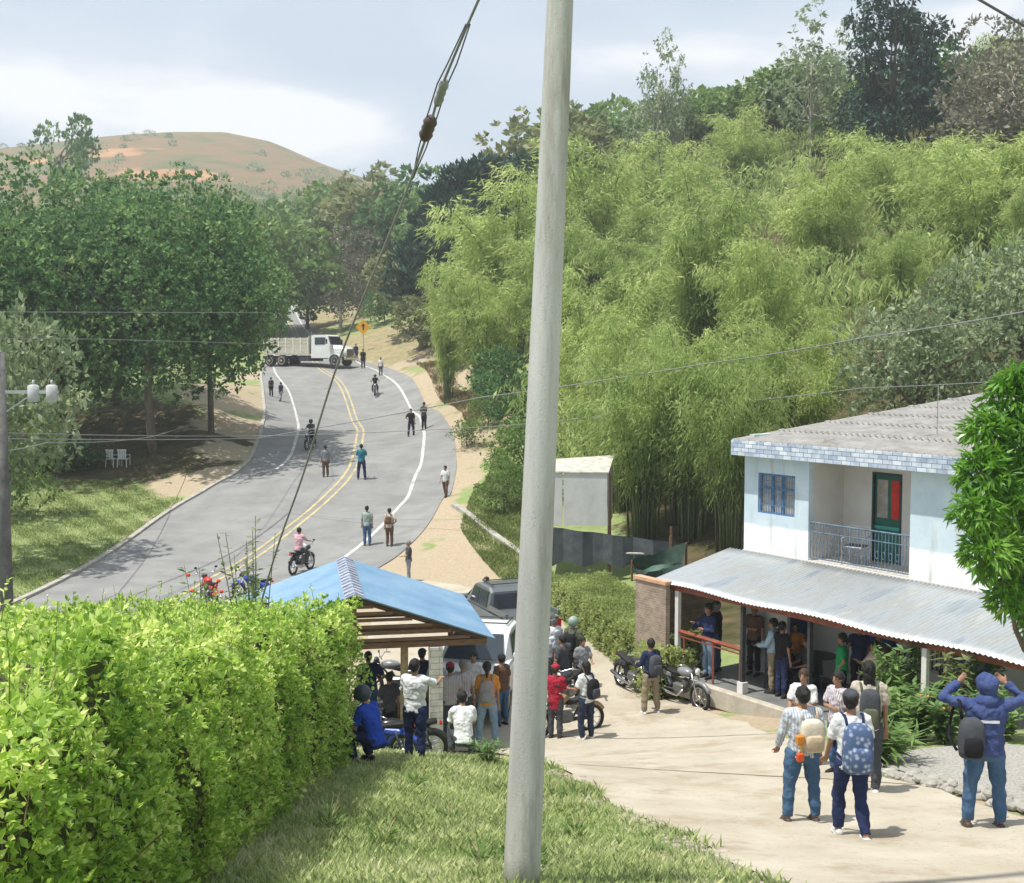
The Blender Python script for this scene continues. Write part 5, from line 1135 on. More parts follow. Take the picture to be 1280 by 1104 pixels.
POSES = {
 'stand': dict(lean=0, L=((.03,.02,-1),(0,-.03,-1)), Rr=((.04,-.02,-1),(.01,-.04,-1))),
 'apart': dict(lean=0, L=((.13,.03,-1),(.05,-.03,-1)), Rr=((.14,-.02,-1),(.05,-.05,-1))),
 'walk': dict(lean=.05, L=((.02,.30,-1),(0,-.05,-1)), Rr=((.02,-.18,-1),(0,-.52,-1))),
 'walk2': dict(lean=.06, L=((.06,-.16,-1),(.02,-.42,-1)), Rr=((.05,.26,-1),(.02,0,-1))),
 'contra': dict(lean=.02, L=((.05,.16,-1),(0,-.12,-1)), Rr=((.04,-.05,-1),(0,-.04,-1))),
 'sit': dict(lean=.08, L=((.12,1,-.03),(.02,.06,-1)), Rr=((.15,1,-.08),(.02,-.1,-1))),
 'squat': dict(lean=.35, L=((.22,1,.25),(0,-.35,-1)), Rr=((.2,1,.1),(0,-.5,-1))),
 'ride': dict(lean=.12, L=((.30,.9,-.42),(0,-.35,-1)), Rr=((.30,.9,-.42),(0,-.35,-1))),
}
ARMS = {  # outward x, forward y, up z  (upper, fore, curl)
 'down': ((.16,-.03,-1),(.06,.16,-1)), 'swing_f': ((.14,.32,-1),(.02,.6,-1)), 'swing_b': ((.16,-.38,-1),(.06,-.1,-1)),
 'head': ((.85,.30,.22),(-.75,.42,.62)), 'phone': ((.22,.55,-.85),(-.35,.75,.5)), 'hip': ((.62,-.22,-.8),(-.62,.34,-.55)),
 'cross': ((.2,.25,-1),(-.95,.32,.05)), 'ride': ((.22,.72,-.62),(.10,.95,-.22)), 'lap': ((.16,.35,-1),(-.25,.9,-.15)), 'strap': ((.30,.05,-1),(-.45,.5,.75)), 'reach': ((.35,.8,-.35),(-.1,.95,.1)),
 'back': ((.28,-.3,-1),(-.6,-.15,-.55)),
}
def person(pos, face, h=1.68, pose='stand', arms=('down','down'), shirt=None, pants=None, sleeve='short', hair='black', hairstyle='short', skin=0, vox=.014, label='', group=None, hat=None, shoes=None, shirt_len=.86, build=1.0, skirt=False, headturn=0, name='person', shorts=False, seat=None, jacket=False):
    p = POSES[pose]; sc = h/1.715; m_skin = SKIN[skin]
    # lower body
    pel = V((0, 0, .93)); legs = []
    for sgn, key in ((-1, 'L'), (1, 'Rr')):
        t, s = p[key]; hip = pel+V((sgn*.088*build, 0, -.03)); kn = hip+dirv(sgn*t[0], t[1], t[2])*.42; an = kn+dirv(sgn*s[0], s[1], s[2])*.41; legs.append((hip, kn, an))
    low = min(l[2].z for l in legs)-.075
    if seat is not None: low = pel.z-.11-seat
    off = V((0, 0, -low))
    def T(v): return v+off
    lean = p['lean']
    def TT(v):   # torso shear
        z = v.z-.93; return T(V((v.x, v.y+math.sin(lean)*max(z, -.05), .93+z*math.cos(lean) if z > 0 else v.z)))
    def torso_rings(e, z0, z1):
        prof = [(.80,.135,.095),(.88,.158,.112),(.96,.152,.108),(1.06,.136,.098),(1.18,.150,.106),(1.30,.172,.110),(1.37,.165,.098),(1.42,.115,.078),(1.455,.062,.058)]
        zs = [z for z, _, _ in prof]; out = []
        for z in sorted(set([z0, z1]+[z for z in zs if z0 < z < z1])):
            rx = np.interp(z, zs, [q[1] for q in prof])*build+e; ry = np.interp(z, zs, [q[2] for q in prof])*(.5+.5*build)+e
            out.append([TT(V((rx*math.cos(a)*(1 if abs(math.cos(a)) < .8 else 1), ry*math.sin(a), z))) for a in np.linspace(0, 2*math.pi, 16, endpoint=False)])
        return out
    b = B(); b.loft(torso_rings(0, .82, 1.455))
    neck0, neck1 = TT(V((0,-.005,1.42))), TT(V((0,.012,1.53)))
    b.cap(neck0, neck1, .056, .052)
    hc = TT(V((0,.018,1.605))); HM = Matrix.Rotation(headturn, 3, 'Z')
    def HD(x, y, z): return hc+HM@V((x, y, z))
    b.ell(HD(0,-.008,.018), (.076,.094,.092), 16, 10, HM); b.ell(HD(0,.022,-.045), (.056,.066,.066), 12, 8, HM)
    b.cap(HD(0,.085,.0), HD(0,.105,-.022), .010, .014, 6); b.cap(HD(-.02,.082,-.052), HD(.02,.082,-.052), .010, .010, 6)
    for s in (-1, 1): b.ell(HD(s*.078,-.006,-.004), (.012,.02,.032), 8, 6, HM)
    for hip, kn, an in legs:
        b.tube([T(hip+V((0,0,.05))), T(hip), T(hip.lerp(kn,.5)), T(kn), T(kn.lerp(an,.35)), T(an)], [.085,.088*build,.068*build,.052,.054,.036], 12)
        b.cap(T(kn), T(kn), .052, .052)
        sd = (kn-hip); fwd = V((0,1,0)); b.cap(T(an+V((0,-.03,-.035))), T(an+V((0,.13,-.05))), .036, .026)
    hands = []
    for sgn, a in ((-1, arms[0]), (1, arms[1])):
        u, f = ARMS[a]; sh_ = TT(V((sgn*.168*build, 0, 1.385))); el = sh_+dirv(sgn*u[0], u[1], u[2])*.275; wr = el+dirv(sgn*f[0], f[1], f[2])*.245; fd = (wr-el).normalized()
        b.tube([sh_-V((sgn*.03,0,0)), sh_, sh_.lerp(el,.5), el], [.05,.052,.042,.036], 10); b.cap(el, wr, .036, .025)
        sidev = fd.cross(V((0,1,0)) if abs(fd.y) < .7 else V((0,0,1))).normalized(); nv = fd.cross(sidev)
        pc = wr+fd*.045
        b.ell(wr+fd*.05, (.020,.040,.048), 10, 7, Matrix((nv, sidev, fd)).transposed())
        for k in range(4):
            o_ = (k-1.5)*.0195; r0 = wr+fd*.085+sidev*o_; ln = (.070,.080,.076,.058)[k]; mid = r0+(fd*.93+nv*.25*sgn).normalized()*ln*.55; tip_ = mid+(fd*.7+nv*.65*sgn).normalized()*ln*.5
            b.cap(r0-fd*.02, mid, .0092, .0085, 6); b.cap(mid, tip_, .0085, .0072, 6)
        t0 = wr+fd*.03-sidev*.034; t1 = t0+(fd*.7-sidev*.6).normalized()*.04; b.cap(t0, t1, .012, .010, 6); b.cap(t1, t1+(fd*.95-sidev*.15+nv*.2*sgn).normalized()*.03, .010, .008, 6)
        hands.append((sh_, el, wr, fd))
    root = empty(name, pos, face, label, 'person', group, sc)
    body = remesh_obj(b, 'body', m_skin, root, vox, 2)
    # eyes as small dark insets, part of the head
    b = B()
    for s in (-1, 1): b.ell(HD(s*.031,.076,.012), (.013,.010,.008), 8, 5, HM)
    b.build('eyes', M_black, root)
    # shirt
    b = B(); e = .017 if not jacket else .032; b.loft(torso_rings(e, shirt_len, 1.44))
    b.cap(TT(V((-.15*build,0,1.385))), TT(V((.15*build,0,1.385))), .066+e*.4, .066+e*.4, 12)
    for sh_, el, wr, fd in hands:
        if sleeve == 'long': b.tube([sh_, sh_.lerp(el,.5), el, el.lerp(wr,.5), wr-fd*.01], [.062+e*.3,.056+e*.3,.049+e*.2,.044+e*.1,.038], 12); b.cap(el, el, .049+e*.2, .049+e*.2)
        elif sleeve == 'short': b.tube([sh_, sh_.lerp(el,.45), sh_.lerp(el,.78)], [.062,.060,.060], 12)
    if hat == 'hood':
        b.ell(HD(0,-.02,.02), (.108,.122,.125), 14, 9, HM); b.ell(TT(V((0,-.04,1.46))), (.13,.10,.07))
    remesh_obj(b, 'jacket' if jacket else 'shirt', shirt, root, max(vox, .011), 3)
    b = B(); b.loft(torso_rings(.012, .80, .98))
    for hip, kn, an in legs:
        if skirt: continue
        end = an if not shorts else kn.lerp(an,.05)
        pts = [T(hip+V((0,0,.04))), T(hip), T(hip.lerp(kn,.5)), T(kn)]; rr = [.098*build,.100*build,.083*build,.068]
        if not shorts: pts += [T(kn.lerp(an,.35)), T(kn.lerp(an,.93))]; rr += [.068,.056]
        b.tube(pts, rr, 12); b.cap(T(kn), T(kn), .068, .068)
        b.cap(T(hip), T(pel+V((0,-.03,-.05))), .10*build, .10*build)
    remesh_obj(b, 'trousers' if not shorts else 'shorts', pants, root, max(vox, .012), 3)
    for hip, kn, an in legs:
        b = B(); b.cap(T(an+V((0,-.035,-.030))), T(an+V((0,.135,-.043))), .046, .034, 10); b.box(T(an+V((0,.05,-.066))), (.085,.26,.022), bev=.01); b.build('shoe', shoes or M_black, root, True)
    b = B(); hm = HAIR[hair]
    if hat != 'hood':
        b.ell(HD(0,-.022,.032), (.088,.100,.096), 16, 10, HM)
        if hairstyle == 'short': b.ell(HD(0,-.05,-.015), (.074,.062,.07), 12, 8, HM)
        if hairstyle == 'long': b.ell(HD(0,-.055,-.06), (.082,.062,.13), 12, 8, HM); b.ell(HD(0,-.075,-.16), (.075,.04,.12), 12, 8, HM)
        if hairstyle == 'tail': b.ell(HD(0,-.05,-.015), (.076,.062,.07), 12, 8, HM); b.cap(HD(0,-.115,.03), HD(0,-.14,-.17), .03, .018)
        if hairstyle == 'bun': b.ell(HD(0,-.05,-.015), (.076,.062,.07), 12, 8, HM); b.ell(HD(0,-.125,.045), (.04,.035,.04), 10, 7)
        hr = remesh_obj(b, 'hair', hm, root, max(vox, .011), 2)
    if hat and hat != 'hood':
        kind, hmat = hat; b = B()
        if kind == 'cap': b.ell(HD(0,-.012,.062), (.094,.108,.078), 16, 8, HM); b.ell(HD(0,.115,.045), (.07,.075,.010), 14, 5, HM)
        if kind == 'hat': b.ell(HD(0,-.012,.075), (.094,.108,.075), 16, 8, HM); b.ell(HD(0,-.01,.048), (.18,.19,.012), 18, 5, HM)
        if kind == 'helmet': b.ell(HD(0,-.008,.018), (.125,.14,.135), 18, 11, HM); b.ell(HD(0,.075,-.04), (.085,.07,.06), 14, 8, HM)
        b.build({'cap':'cap','hat':'hat','helmet':'helmet'}[kind], hmat, root, True)
    root['_h'] = 0; del root['_h']
    return root, (TT, T)
def backpack(root_pos, face, h, m, m2, label, w=.30, hh=.44, d=.17, lean=0, z=1.17, y=-.19, name='backpack', group=None, m3=None, x=0, turn=0):
    sc = h/1.715; r = empty(name, root_pos, face, label, 'backpack', group, sc)
    b = B(); rings = []
    for zz, k in ((-.5,.72),(-.47,.9),(-.3,1),(0,1),(.25,.96),(.40,.82),(.48,.55),(.51,.2)):
        rings.append([(x+w/2*k*np.sign(math.cos(a))*abs(math.cos(a))**.6, y-(d*.5*.12)+d/2*k*np.sign(math.sin(a))*abs(math.sin(a))**.6-(zz*hh)*0, z+zz*hh) for a in np.linspace(0, 2*math.pi, 18, endpoint=False)])
    b.loft(rings); b.build('bag', m, r, True)
    b = B(); rings = []
    for zz, k in ((-.42,.7),(-.36,.95),(-.15,1),(.0,.92),(.05,.6)):
        rings.append([(x+w*.38*k*np.sign(math.cos(a))*abs(math.cos(a))**.6, y-d*.55+d*.22*k*np.sign(math.sin(a))*abs(math.sin(a))**.6, z+zz*hh) for a in np.linspace(0, 2*math.pi, 14, endpoint=False)])
    b.loft(rings); b.build('pocket', m2, r, True)
    for s in (-1, 1):
        b = B(); b.tube([(x+s*.09,y+.05,z+.18),(x+s*.105,-.06,1.455),(x+s*.11,.05,1.445),(x+s*.12,.135,1.33),(x+s*.15,.135,1.15),(x+s*.19,.03,1.02),(x+s*.13,y+.07,z-.17)], .017, 6); b.build('strap', m3 or m2, r, True)
    return r
def px_person(px, feet, head, face, **k):
    g = G(px, feet); h = (feet-head)/FPX*g.y*1.0; k.setdefault('h', min(max(h, 1.52), 1.86)); k['vox'] = .010 if g.y < 20 else (.014 if g.y < 34 else .022)
    return person(g, R(face), **k), g, k['h']
C_ = dict(navy=fab('navy', (.02,.03,.08)), black=fab('black', (.015,.015,.018)), white=fab('white', (.62,.63,.64)), jean=fab('jean', (.04,.09,.17), (.07,.13,.22)), jeanl=fab('jeanl', (.14,.22,.32), (.22,.30,.40)), grey=fab('grey', (.22,.23,.25)), khaki=fab('khaki', (.24,.20,.14)), olive=fab('olive', (.10,.11,.07)),
 teal=fab('teal', (.03,.17,.22)), pink=fab('pink', (.55,.34,.38)), maroon=fab('maroon', (.33,.02,.04)), green=fab('greent', (.02,.28,.10)), lblue=fab('lblue', (.30,.42,.52)), orange=fab('orange', (.55,.22,.04)), dgrey=fab('dgrey', (.06,.065,.075)), brown=fab('brown', (.12,.07,.045)), cream=fab('cream', (.55,.50,.40)), beige=fab('beige', (.45,.40,.34)),
 stripe=fab('stripe', (.55,.53,.55), (.30,.25,.30), 'stripe'), camo=fab('camo', (.45,.52,.62), (.06,.10,.20), 'blotch'), plaid=fab('plaid', (.34,.38,.44), (.52,.55,.60), 'stripe'), royal=fab('royal', (.02,.06,.36)), pale=fab('pale', (.50,.54,.60)))
M_shoew = mat('shoe_white', (.55,.54,.52), .6); M_shoeb = mat('shoe_brown', (.07,.05,.04), .6)
# the near trio on the drive
(_, g, h) = px_person(1001, 1029, 852, 8, pose='apart', arms=('swing_f','down'), shirt=C_['plaid'], pants=C_['jean'], sleeve='long', hair='black', hairstyle='bun', build=1.12, label='woman in grey striped top and blue jeans wearing a cream backpack, walking away', shoes=M_shoeb)
backpack(g, R(8), h, C_['cream'], fab('cream_pocket', (.50,.40,.28)), 'cream backpack with orange red patches on the woman in grey', .30, .40, .17, x=.05)
b = B(); r_ = empty('hanging_pouch', g, R(8), 'small orange red pouch dangling beside the cream backpack', 'pouch', None, h/1.715)
b.box((-.13,-.26,1.14), (.10,.07,.13), bev=.02); b.build('pouch', C_['orange'], r_); b = B(); b.box((-.13,-.27,.93), (.09,.06,.12), bev=.02); b.build('lower_pouch', fab('redor', (.60,.10,.03)), r_); b = B(); b.tube([(-.13,-.26,1.09),(-.11,-.27,.97)], .014, 6); b.build('cord', fab('yel', (.6,.45,.1)), r_)
(_, g, h) = px_person(1062, 1048, 856, 4, pose='walk', arms=('swing_f','down'), shirt=C_['white'], pants=C_['navy'], sleeve='short', hair='black', hairstyle='short', hat=('cap', C_['dgrey']), label='person in white shirt and dark trousers wearing a blue patterned backpack, walking away', shoes=M_shoew, headturn=-.3)
backpack(g, R(4), h, C_['camo'], C_['camo'], 'large blue and white patterned backpack on the person in the white shirt', .34, .56, .22, z=1.12, m3=C_['navy'])
(_, g, h) = px_person(1083, 992, 822, -10, pose='contra', arms=('down','down'), shirt=C_['beige'], pants=C_['dgrey'], hair='black', hairstyle='long', label='person with long dark hair half hidden behind the blue patterned backpack', shoes=M_shoew)
backpack(g, R(-10), h, C_['dgrey'], C_['olive'], 'long dark olive backpack seen behind the white shirted walker', .26, .50, .18)
(_, g, h) = px_person(1003, 960, 836, 150, pose='stand', arms=('cross','lap'), shirt=C_['white'], pants=C_['dgrey'], hair='brown', hairstyle='tail', label='light shirted person facing the camera just above the grey topped woman', shoes=M_shoew)
(_, g, h) = px_person(1046, 968, 842, 120, pose='stand', arms=('down','cross'), shirt=C_['stripe'], pants=C_['jean'], hair='black', label='person between the two nearest walkers turned toward the house')
# hooded man with raised hands
(_, g, h) = px_person(1229, 1036, 838, -6, pose='apart', arms=('head','head'), shirt=fab('hood_navy', (.04,.06,.16), (.06,.085,.20)), pants=C_['jean'], sleeve='long', hat='hood', jacket=True, build=1.08, label='man in navy hooded jacket and jeans holding both hands up to his face', shoes=M_shoeb)
b = B(); tx = g+Vector((0,0,0)); 
hr = empty('jacket_lettering', g, R(-6)); bpy.data.objects.remove(hr)
jk = [o for o in _[0].children if o.name.startswith('jacket')][0]
b = B(); b.box((.0,-.150,1.25), (.20,.008,.03)); b.build('back_stripe', C_['white'], jk)
backpack(g, R(-6), h, C_['dgrey'], C_['black'], 'black backpack slung over the left shoulder of the hooded man', .27, .44, .20, z=1.08, x=-.20, y=-.17)
# man with backpack on the drive, hands near pockets
(_, g, h) = px_person(813, 893, 796, 25, pose='apart', arms=('lap','down'), shirt=C_['navy'], pants=C_['khaki'], sleeve='long', hair='black', label='man in dark blue top and khaki trousers with backpack standing alone on the drive', shoes=M_shoew)
backpack(g, R(25), h, C_['dgrey'], C_['dgrey'], 'dark grey backpack worn by the lone man in khaki trousers', .30, .44, .2)
# red shirt and woman right of the pole
px_person(694, 924, 828, -20, pose='stand', arms=('cross','lap'), shirt=C_['maroon'], pants=C_['dgrey'], hair='brown', hairstyle='short', hat=('cap', C_['maroon']), label='person in long dark red shirt just right of the concrete pole', shirt_len=.70)
(_, g, h) = px_person(733, 926, 824, 42, pose='contra', arms=('lap','lap'), shirt=C_['white'], pants=fab('legging', (.025,.035,.06)), hair='black', hairstyle='long', label='woman in white top and dark leggings with a black backpack beside the red shirt', shoes=M_shoew)
backpack(g, R(42), h, C_['black'], C_['dgrey'], 'black backpack on the woman in the white top', .28, .42, .18)
# group behind them by the pole
px_person(692, 858, 768, 20, pose='stand', arms=('down','down'), shirt=C_['white'], pants=C_['brown'], hair='grey', hat=('cap', C_['dgrey']), label='white shirted person with grey cap behind the red shirt, next to the pole')
(_, g, h) = px_person(716, 862, 770, -30, pose='stand', arms=('lap','down'), shirt=C_['olive'], pants=C_['dgrey'], hair='black', hat=('helmet', mat('helm_green', (.25,.33,.28), .3)), label='person with pale helmet and dark backpack behind the woman in white')
backpack(g, R(-30), h, C_['black'], C_['dgrey'], 'round black backpack on the helmeted person', .32, .40, .2)
px_person(703, 880, 792, 60, pose='stand', arms=('cross','down'), shirt=C_['dgrey'], pants=C_['black'], hair='black', label='dark clothed person squeezed between red shirt and helmeted person')
# under and around the shelter
px_person(461, 912, 812, 10, pose='stand', arms=('down','hip'), shirt=C_['navy'], pants=C_['jean'], hair='black', label='man in dark navy shirt under the left side of the shelter', build=1.08)
px_person(519, 953, 852, -20, pose='stand', arms=('cross','reach'), shirt=C_['white'], pants=C_['navy'], hair='black', label='man in white polo shirt leaning by the wooden shelter post', build=1.12)
px_person(563, 930, 826, 12, pose='stand', arms=('down','down'), shirt=C_['stripe'], pants=C_['dgrey'], hair='black', hat=('cap', C_['maroon']), label='person with red cap and striped shirt right of the block post', shoes=M_shoew)
px_person(579, 925, 822, -8, pose='stand', arms=('down','down'), shirt=fab('stripe2', (.60,.58,.60), (.40,.34,.40), 'stripe'), pants=C_['dgrey'], hair='grey', skin=2, shorts=True, label='person in pale striped shirt and dark shorts between red cap and grey backpack', shoes=M_shoew)
(_, g, h) = px_person(609, 933, 824, 0, pose='apart', arms=('swing_f','down'), shirt=C_['orange'], pants=C_['jeanl'], hair='black', hairstyle='tail', label='person in orange top and pale jeans in front of the white pickup', shoes=M_shoew)
backpack(g, R(0), h, fab('greybag', (.26,.22,.22)), C_['grey'], 'grey brown backpack on the person in pale jeans', .30, .44, .18)
g = P3(580, 975, 19.6); z = hz(g.x, g.y); person(V((g.x, g.y, z)), R(10), 1.65, 'squat', ('lap','lap'), C_['white'], C_['dgrey'], hair='black', vox=.011, label='person in white shirt crouching low in the grass below the block post')
px_person(528, 905, 815, -15, pose='stand', arms=('phone','cross'), shirt=C_['navy'], pants=C_['black'], hair='black', hat=('cap', C_['navy']), label='dark blue figure standing behind the man in the white polo', h=1.7)
px_person(487, 935, 838, 30, pose='stand', arms=('cross','down'), shirt=C_['dgrey'], pants=C_['black'], hair='black', label='dark dressed person between the navy shirt and the white polo in the shelter')
px_person(547, 915, 818, -10, pose='stand', arms=('down','down'), shirt=C_['pale'], pants=C_['black'], hair='black', label='pale shirted person just behind the block post')
px_person(592, 905, 812, 170, pose='stand', arms=('down','down'), shirt=C_['white'], pants=C_['dgrey'], hair='black', label='white shirted person in front of the white pickup facing the camera')
px_person(627, 908, 815, 40, pose='stand', arms=('down','down'), shirt=C_['brown'], pants=C_['jean'], hair='black', label='brown dressed person between the orange top and the concrete pole')
px_person(470, 958, 872, 60, pose='squat', arms=('lap','lap'), h=1.6, shirt=C_['royal'], pants=C_['navy'], hair='black', hat=('helmet', mat('helm_dark', (.05,.06,.08), .3)), label='crouching person in bright blue with helmet at the blue motorcycle')
px_person(683, 868, 780, 160, pose='stand', arms=('down','down'), shirt=C_['pale'], pants=C_['dgrey'], hair='black', label='pale shirted person just emerging right of the pole behind the red shirt')
px_person(728, 876, 796, 200, pose='stand', arms=('lap','down'), shirt=C_['grey'], pants=C_['black'], hair='black', label='grey dressed person beyond the woman in white top')
# the road
px_person(459, 683, 632, 0, pose='stand', arms=('down','down'), shirt=fab('greyg', (.30,.36,.33)), pants=C_['jean'], hair='black', label='person in grey green shirt and blue jeans on the near road edge')
(_, g, h) = px_person(487, 684, 635, -10, pose='contra', arms=('down','hip'), shirt=C_['beige'], pants=C_['brown'], hair='black', label='person in beige with small backpack beside the grey green shirt')
backpack(g, R(-10), h, C_['brown'], C_['brown'], 'small brown backpack on the beige dressed person', .26, .34, .14, z=1.22)
px_person(452, 600, 554, 5, pose='apart', arms=('phone','phone'), shirt=C_['teal'], pants=C_['navy'], hair='black', label='person in teal shirt standing right of the yellow lines')
px_person(407, 597, 557, 20, pose='stand', arms=('down','down'), shirt=C_['grey'], pants=C_['brown'], hair='black', label='person in grey walking left of the yellow lines', h=1.68)
px_person(557, 622, 582, 160, pose='walk', arms=('down','swing_f'), shirt=C_['white'], pants=C_['brown'], hair='black', label='person in white shirt walking along the dirt verge')
px_person(514, 546, 511, 200, pose='apart', arms=('down','hip'), shirt=C_['black'], pants=C_['navy'], hair='black', label='dark dressed person left of two standing near the right edge line')
px_person(530, 538, 503, 150, pose='stand', arms=('cross','cross'), shirt=C_['dgrey'], pants=C_['black'], hair='black', label='dark dressed person right of two standing near the right edge line')
px_person(339, 496, 472, 30, pose='stand', shirt=C_['dgrey'], pants=C_['black'], hair='black', label='dark figure left of two on the left road shoulder')
px_person(351, 502, 479, -30, pose='walk', shirt=C_['navy'], pants=C_['grey'], hair='black', label='dark figure right of two on the left road shoulder')
px_person(476, 470, 447, 180, pose='stand', shirt=C_['white'], pants=C_['dgrey'], hair='black', label='person in white shirt by the right road edge near the sign')
px_person(454, 461, 436, 180, pose='stand', shirt=C_['black'], pants=C_['black'], hair='black', label='dark figure standing right in front of the truck bumper')
px_person(445, 452, 430, 190, pose='stand', shirt=C_['navy'], pants=C_['black'], hair='black', label='dark blue figure behind the truck bumper figure')
px_person(511, 728, 688, 100, pose='stand', arms=('lap','down'), shirt=C_['dgrey'], pants=C_['grey'], hair='grey', label='grey dressed person standing just beyond the blue shelter roof')
# patio people
def hp_person(t, s, face, **k):
    v = HP(t, s, ZP+.0); k.setdefault('h', 1.68); k['vox'] = .014
    return person(v, R(face), **k)
hp_person(1.15, -2.3, 120, arms=('cross','phone'), shirt=C_['navy'], pants=C_['jeanl'], sleeve='long', hair='black', label='man in dark blue long sleeves leaning at the red patio rail', h=1.75)
hp_person(.8, -1.7, 60, arms=('down','cross'), shirt=C_['black'], pants=C_['jean'], hair='grey', hat=('cap', C_['dgrey']), label='second dark dressed man deeper in at the left end of the patio')
hp_person(2.9, -2.0, 60, pose='stand', arms=('lap','lap'), shirt=C_['lblue'], pants=C_['khaki'], sleeve='long', hair='black', label='person in pale blue shirt and khaki trousers by the patio post')
hp_person(2.6, -1.6, -20, pose='sit', arms=('lap','lap'), shirt=C_['royal'], pants=C_['dgrey'], hair='black', seat=.46, label='person in bright blue seated behind the patio post')
hp_person(2.3, -.6, 160, pose='sit', arms=('lap','lap'), shirt=C_['orange'], pants=C_['black'], hair='black', seat=.46, label='person in orange sitting against the house wall')
hp_person(4.75, -1.9, 70, arms=('hip','down'), shirt=C_['green'], pants=C_['black'], hair='black', label='person in bright green shirt standing under the awning')
hp_person(5.15, -1.2, 150, arms=('cross','down'), shirt=C_['brown'], pants=C_['black'], hair='black', label='brown dressed person deeper under the awning beside the green shirt')
hp_person(5.6, -1.9, 100, arms=('lap','phone'), shirt=C_['pink'], pants=C_['grey'], hair='black', hairstyle='long', label='long haired person in faded pink under the awning left of the garden plants')
hp_person(3.5, -1.5, 110, pose='sit', arms=('lap','lap'), shirt=C_['dgrey'], pants=C_['black'], hair='black', seat=.46, label='dark dressed person seated in the middle of the patio')
hp_person(3.25, -2.1, -60, pose='stand', arms=('cross','down'), shirt=C_['black'], pants=C_['navy'], hair='black', label='dark figure standing at the patio edge beside the pale blue shirt')
hp_person(1.55, -1.2, 140, pose='stand', arms=('down','cross'), shirt=C_['brown'], pants=C_['black'], hair='black', label='brown figure in the shade near the left end of the patio')
hp_person(4.3, -.8, 150, pose='stand', arms=('down','phone'), shirt=C_['navy'], pants=C_['black'], hair='black', label='navy figure against the wall behind the green shirt')
hp_person(6.3, -2.0, 130, pose='stand', arms=('down','cross'), shirt=C_['dgrey'], pants=C_['black'], hair='black', label='dark figure behind the garden plants below the barred window')
hp_person(6.9, -1.5, 200, pose='sit', arms=('lap','lap'), shirt=C_['black'], pants=C_['dgrey'], hair='black', seat=.46, label='dark seated figure behind the garden plants near the second blue door')
def chair(t, s, rz, m, label, group='plastic chairs on the patio'):
    v = HP(t, s, ZP); r = empty('chair', v, R(rz), label, 'chair', group); b = B(); b.box((0,0,.43), (.44,.44,.035), bev=.015); b.build('seat', m, r)
    b = B(); b.box((0,-.21,.68), (.42,.03,.42), bev=.012); b.build('backrest', m, r)
    for x in (-.19,.19):
        for y in (-.19,.19): b = B(); b.tube([(x*1.1,y*1.1,0),(x,y,.42)], .018, 6); b.build('leg', m, r)
M_plast = mat('plastic_dark', (.03,.04,.05), .4); M_plw = mat('plastic_white', (.6,.6,.6), .4)
chair(2.6, -1.6, -20, M_plast, 'dark chair under the person in bright blue'); chair(2.3, -.6, 160, M_plast, 'dark chair against the house wall under the person in orange'); chair(3.5, -1.5, 110, M_plast, 'dark chair under the dark dressed person in the middle of the patio'); chair(6.9, -1.5, 200, M_plast, 'dark chair behind the garden plants')
r = empty('table', HP(3.1,-.75,ZP), HRZ, 'dark round table beside the seated people on the patio', 'table'); b = B(); b.tube([(0,0,.70),(0,0,.73)], .42, 20); b.build('table_top', M_plast, r); b = B(); b.tube([(0,0,0),(0,0,.7)], .04, 8); b.tube([(0,0,0),(0,0,.03)], .25, 14); b.build('stand', M_plast, r)
# balcony chair frame (pale tubes) and white things on the lawn
r = empty('metal_chair', HP(3.05,.55,ZJ), HRZ+.3, 'pale tube framed chair on the balcony behind the railing', 'chair'); b = B()
for x in (-.24,.24):
    b.tube([(x,.24,0),(x,.24,.88)], .016, 6); b.tube([(x,-.24,0),(x,-.24,.62),(x,.24,.64)], .016, 6)
for z in (.42,.62,.86): b.tube([(-.24,.24,z),(.24,.24,z)], .016, 6)
b.tube([(-.24,-.24,.42),(.24,-.24,.42)], .016, 6); b.build('frame', M_plw, r); b = B(); b.box((0,0,.43), (.46,.46,.02)); b.build('seat', M_plast, r)
for px, lb in ((141,'white plastic garden chair, left of two in the tree shade'), (155,'white plastic garden chair, right of two in the tree shade')):
    g = G(px, 584); r = empty('garden_chair', g, R(200+px), lb, 'chair', 'white chairs on the lawn', 1.1); b = B(); b.box((0,0,.42), (.5,.48,.04), bev=.02); b.build('seat', M_plw, r); b = B()
    for k in range(5): b.box((-.18+k*.09,-.23,.66), (.06,.025,.44))
    b.box((0,-.235,.88), (.48,.03,.07)); b.build('backrest', M_plw, r)
    for x in (-.22,.22): b = B(); b.tube([(x,-.22,.64),(x,.22,.62),(x,.24,.0)], .025, 6); b.build('armrest', M_plw, r); b = B(); b.tube([(x,-.22,.42),(x*1.1,-.27,0)], .025, 6); b.build('leg', M_plw, r)

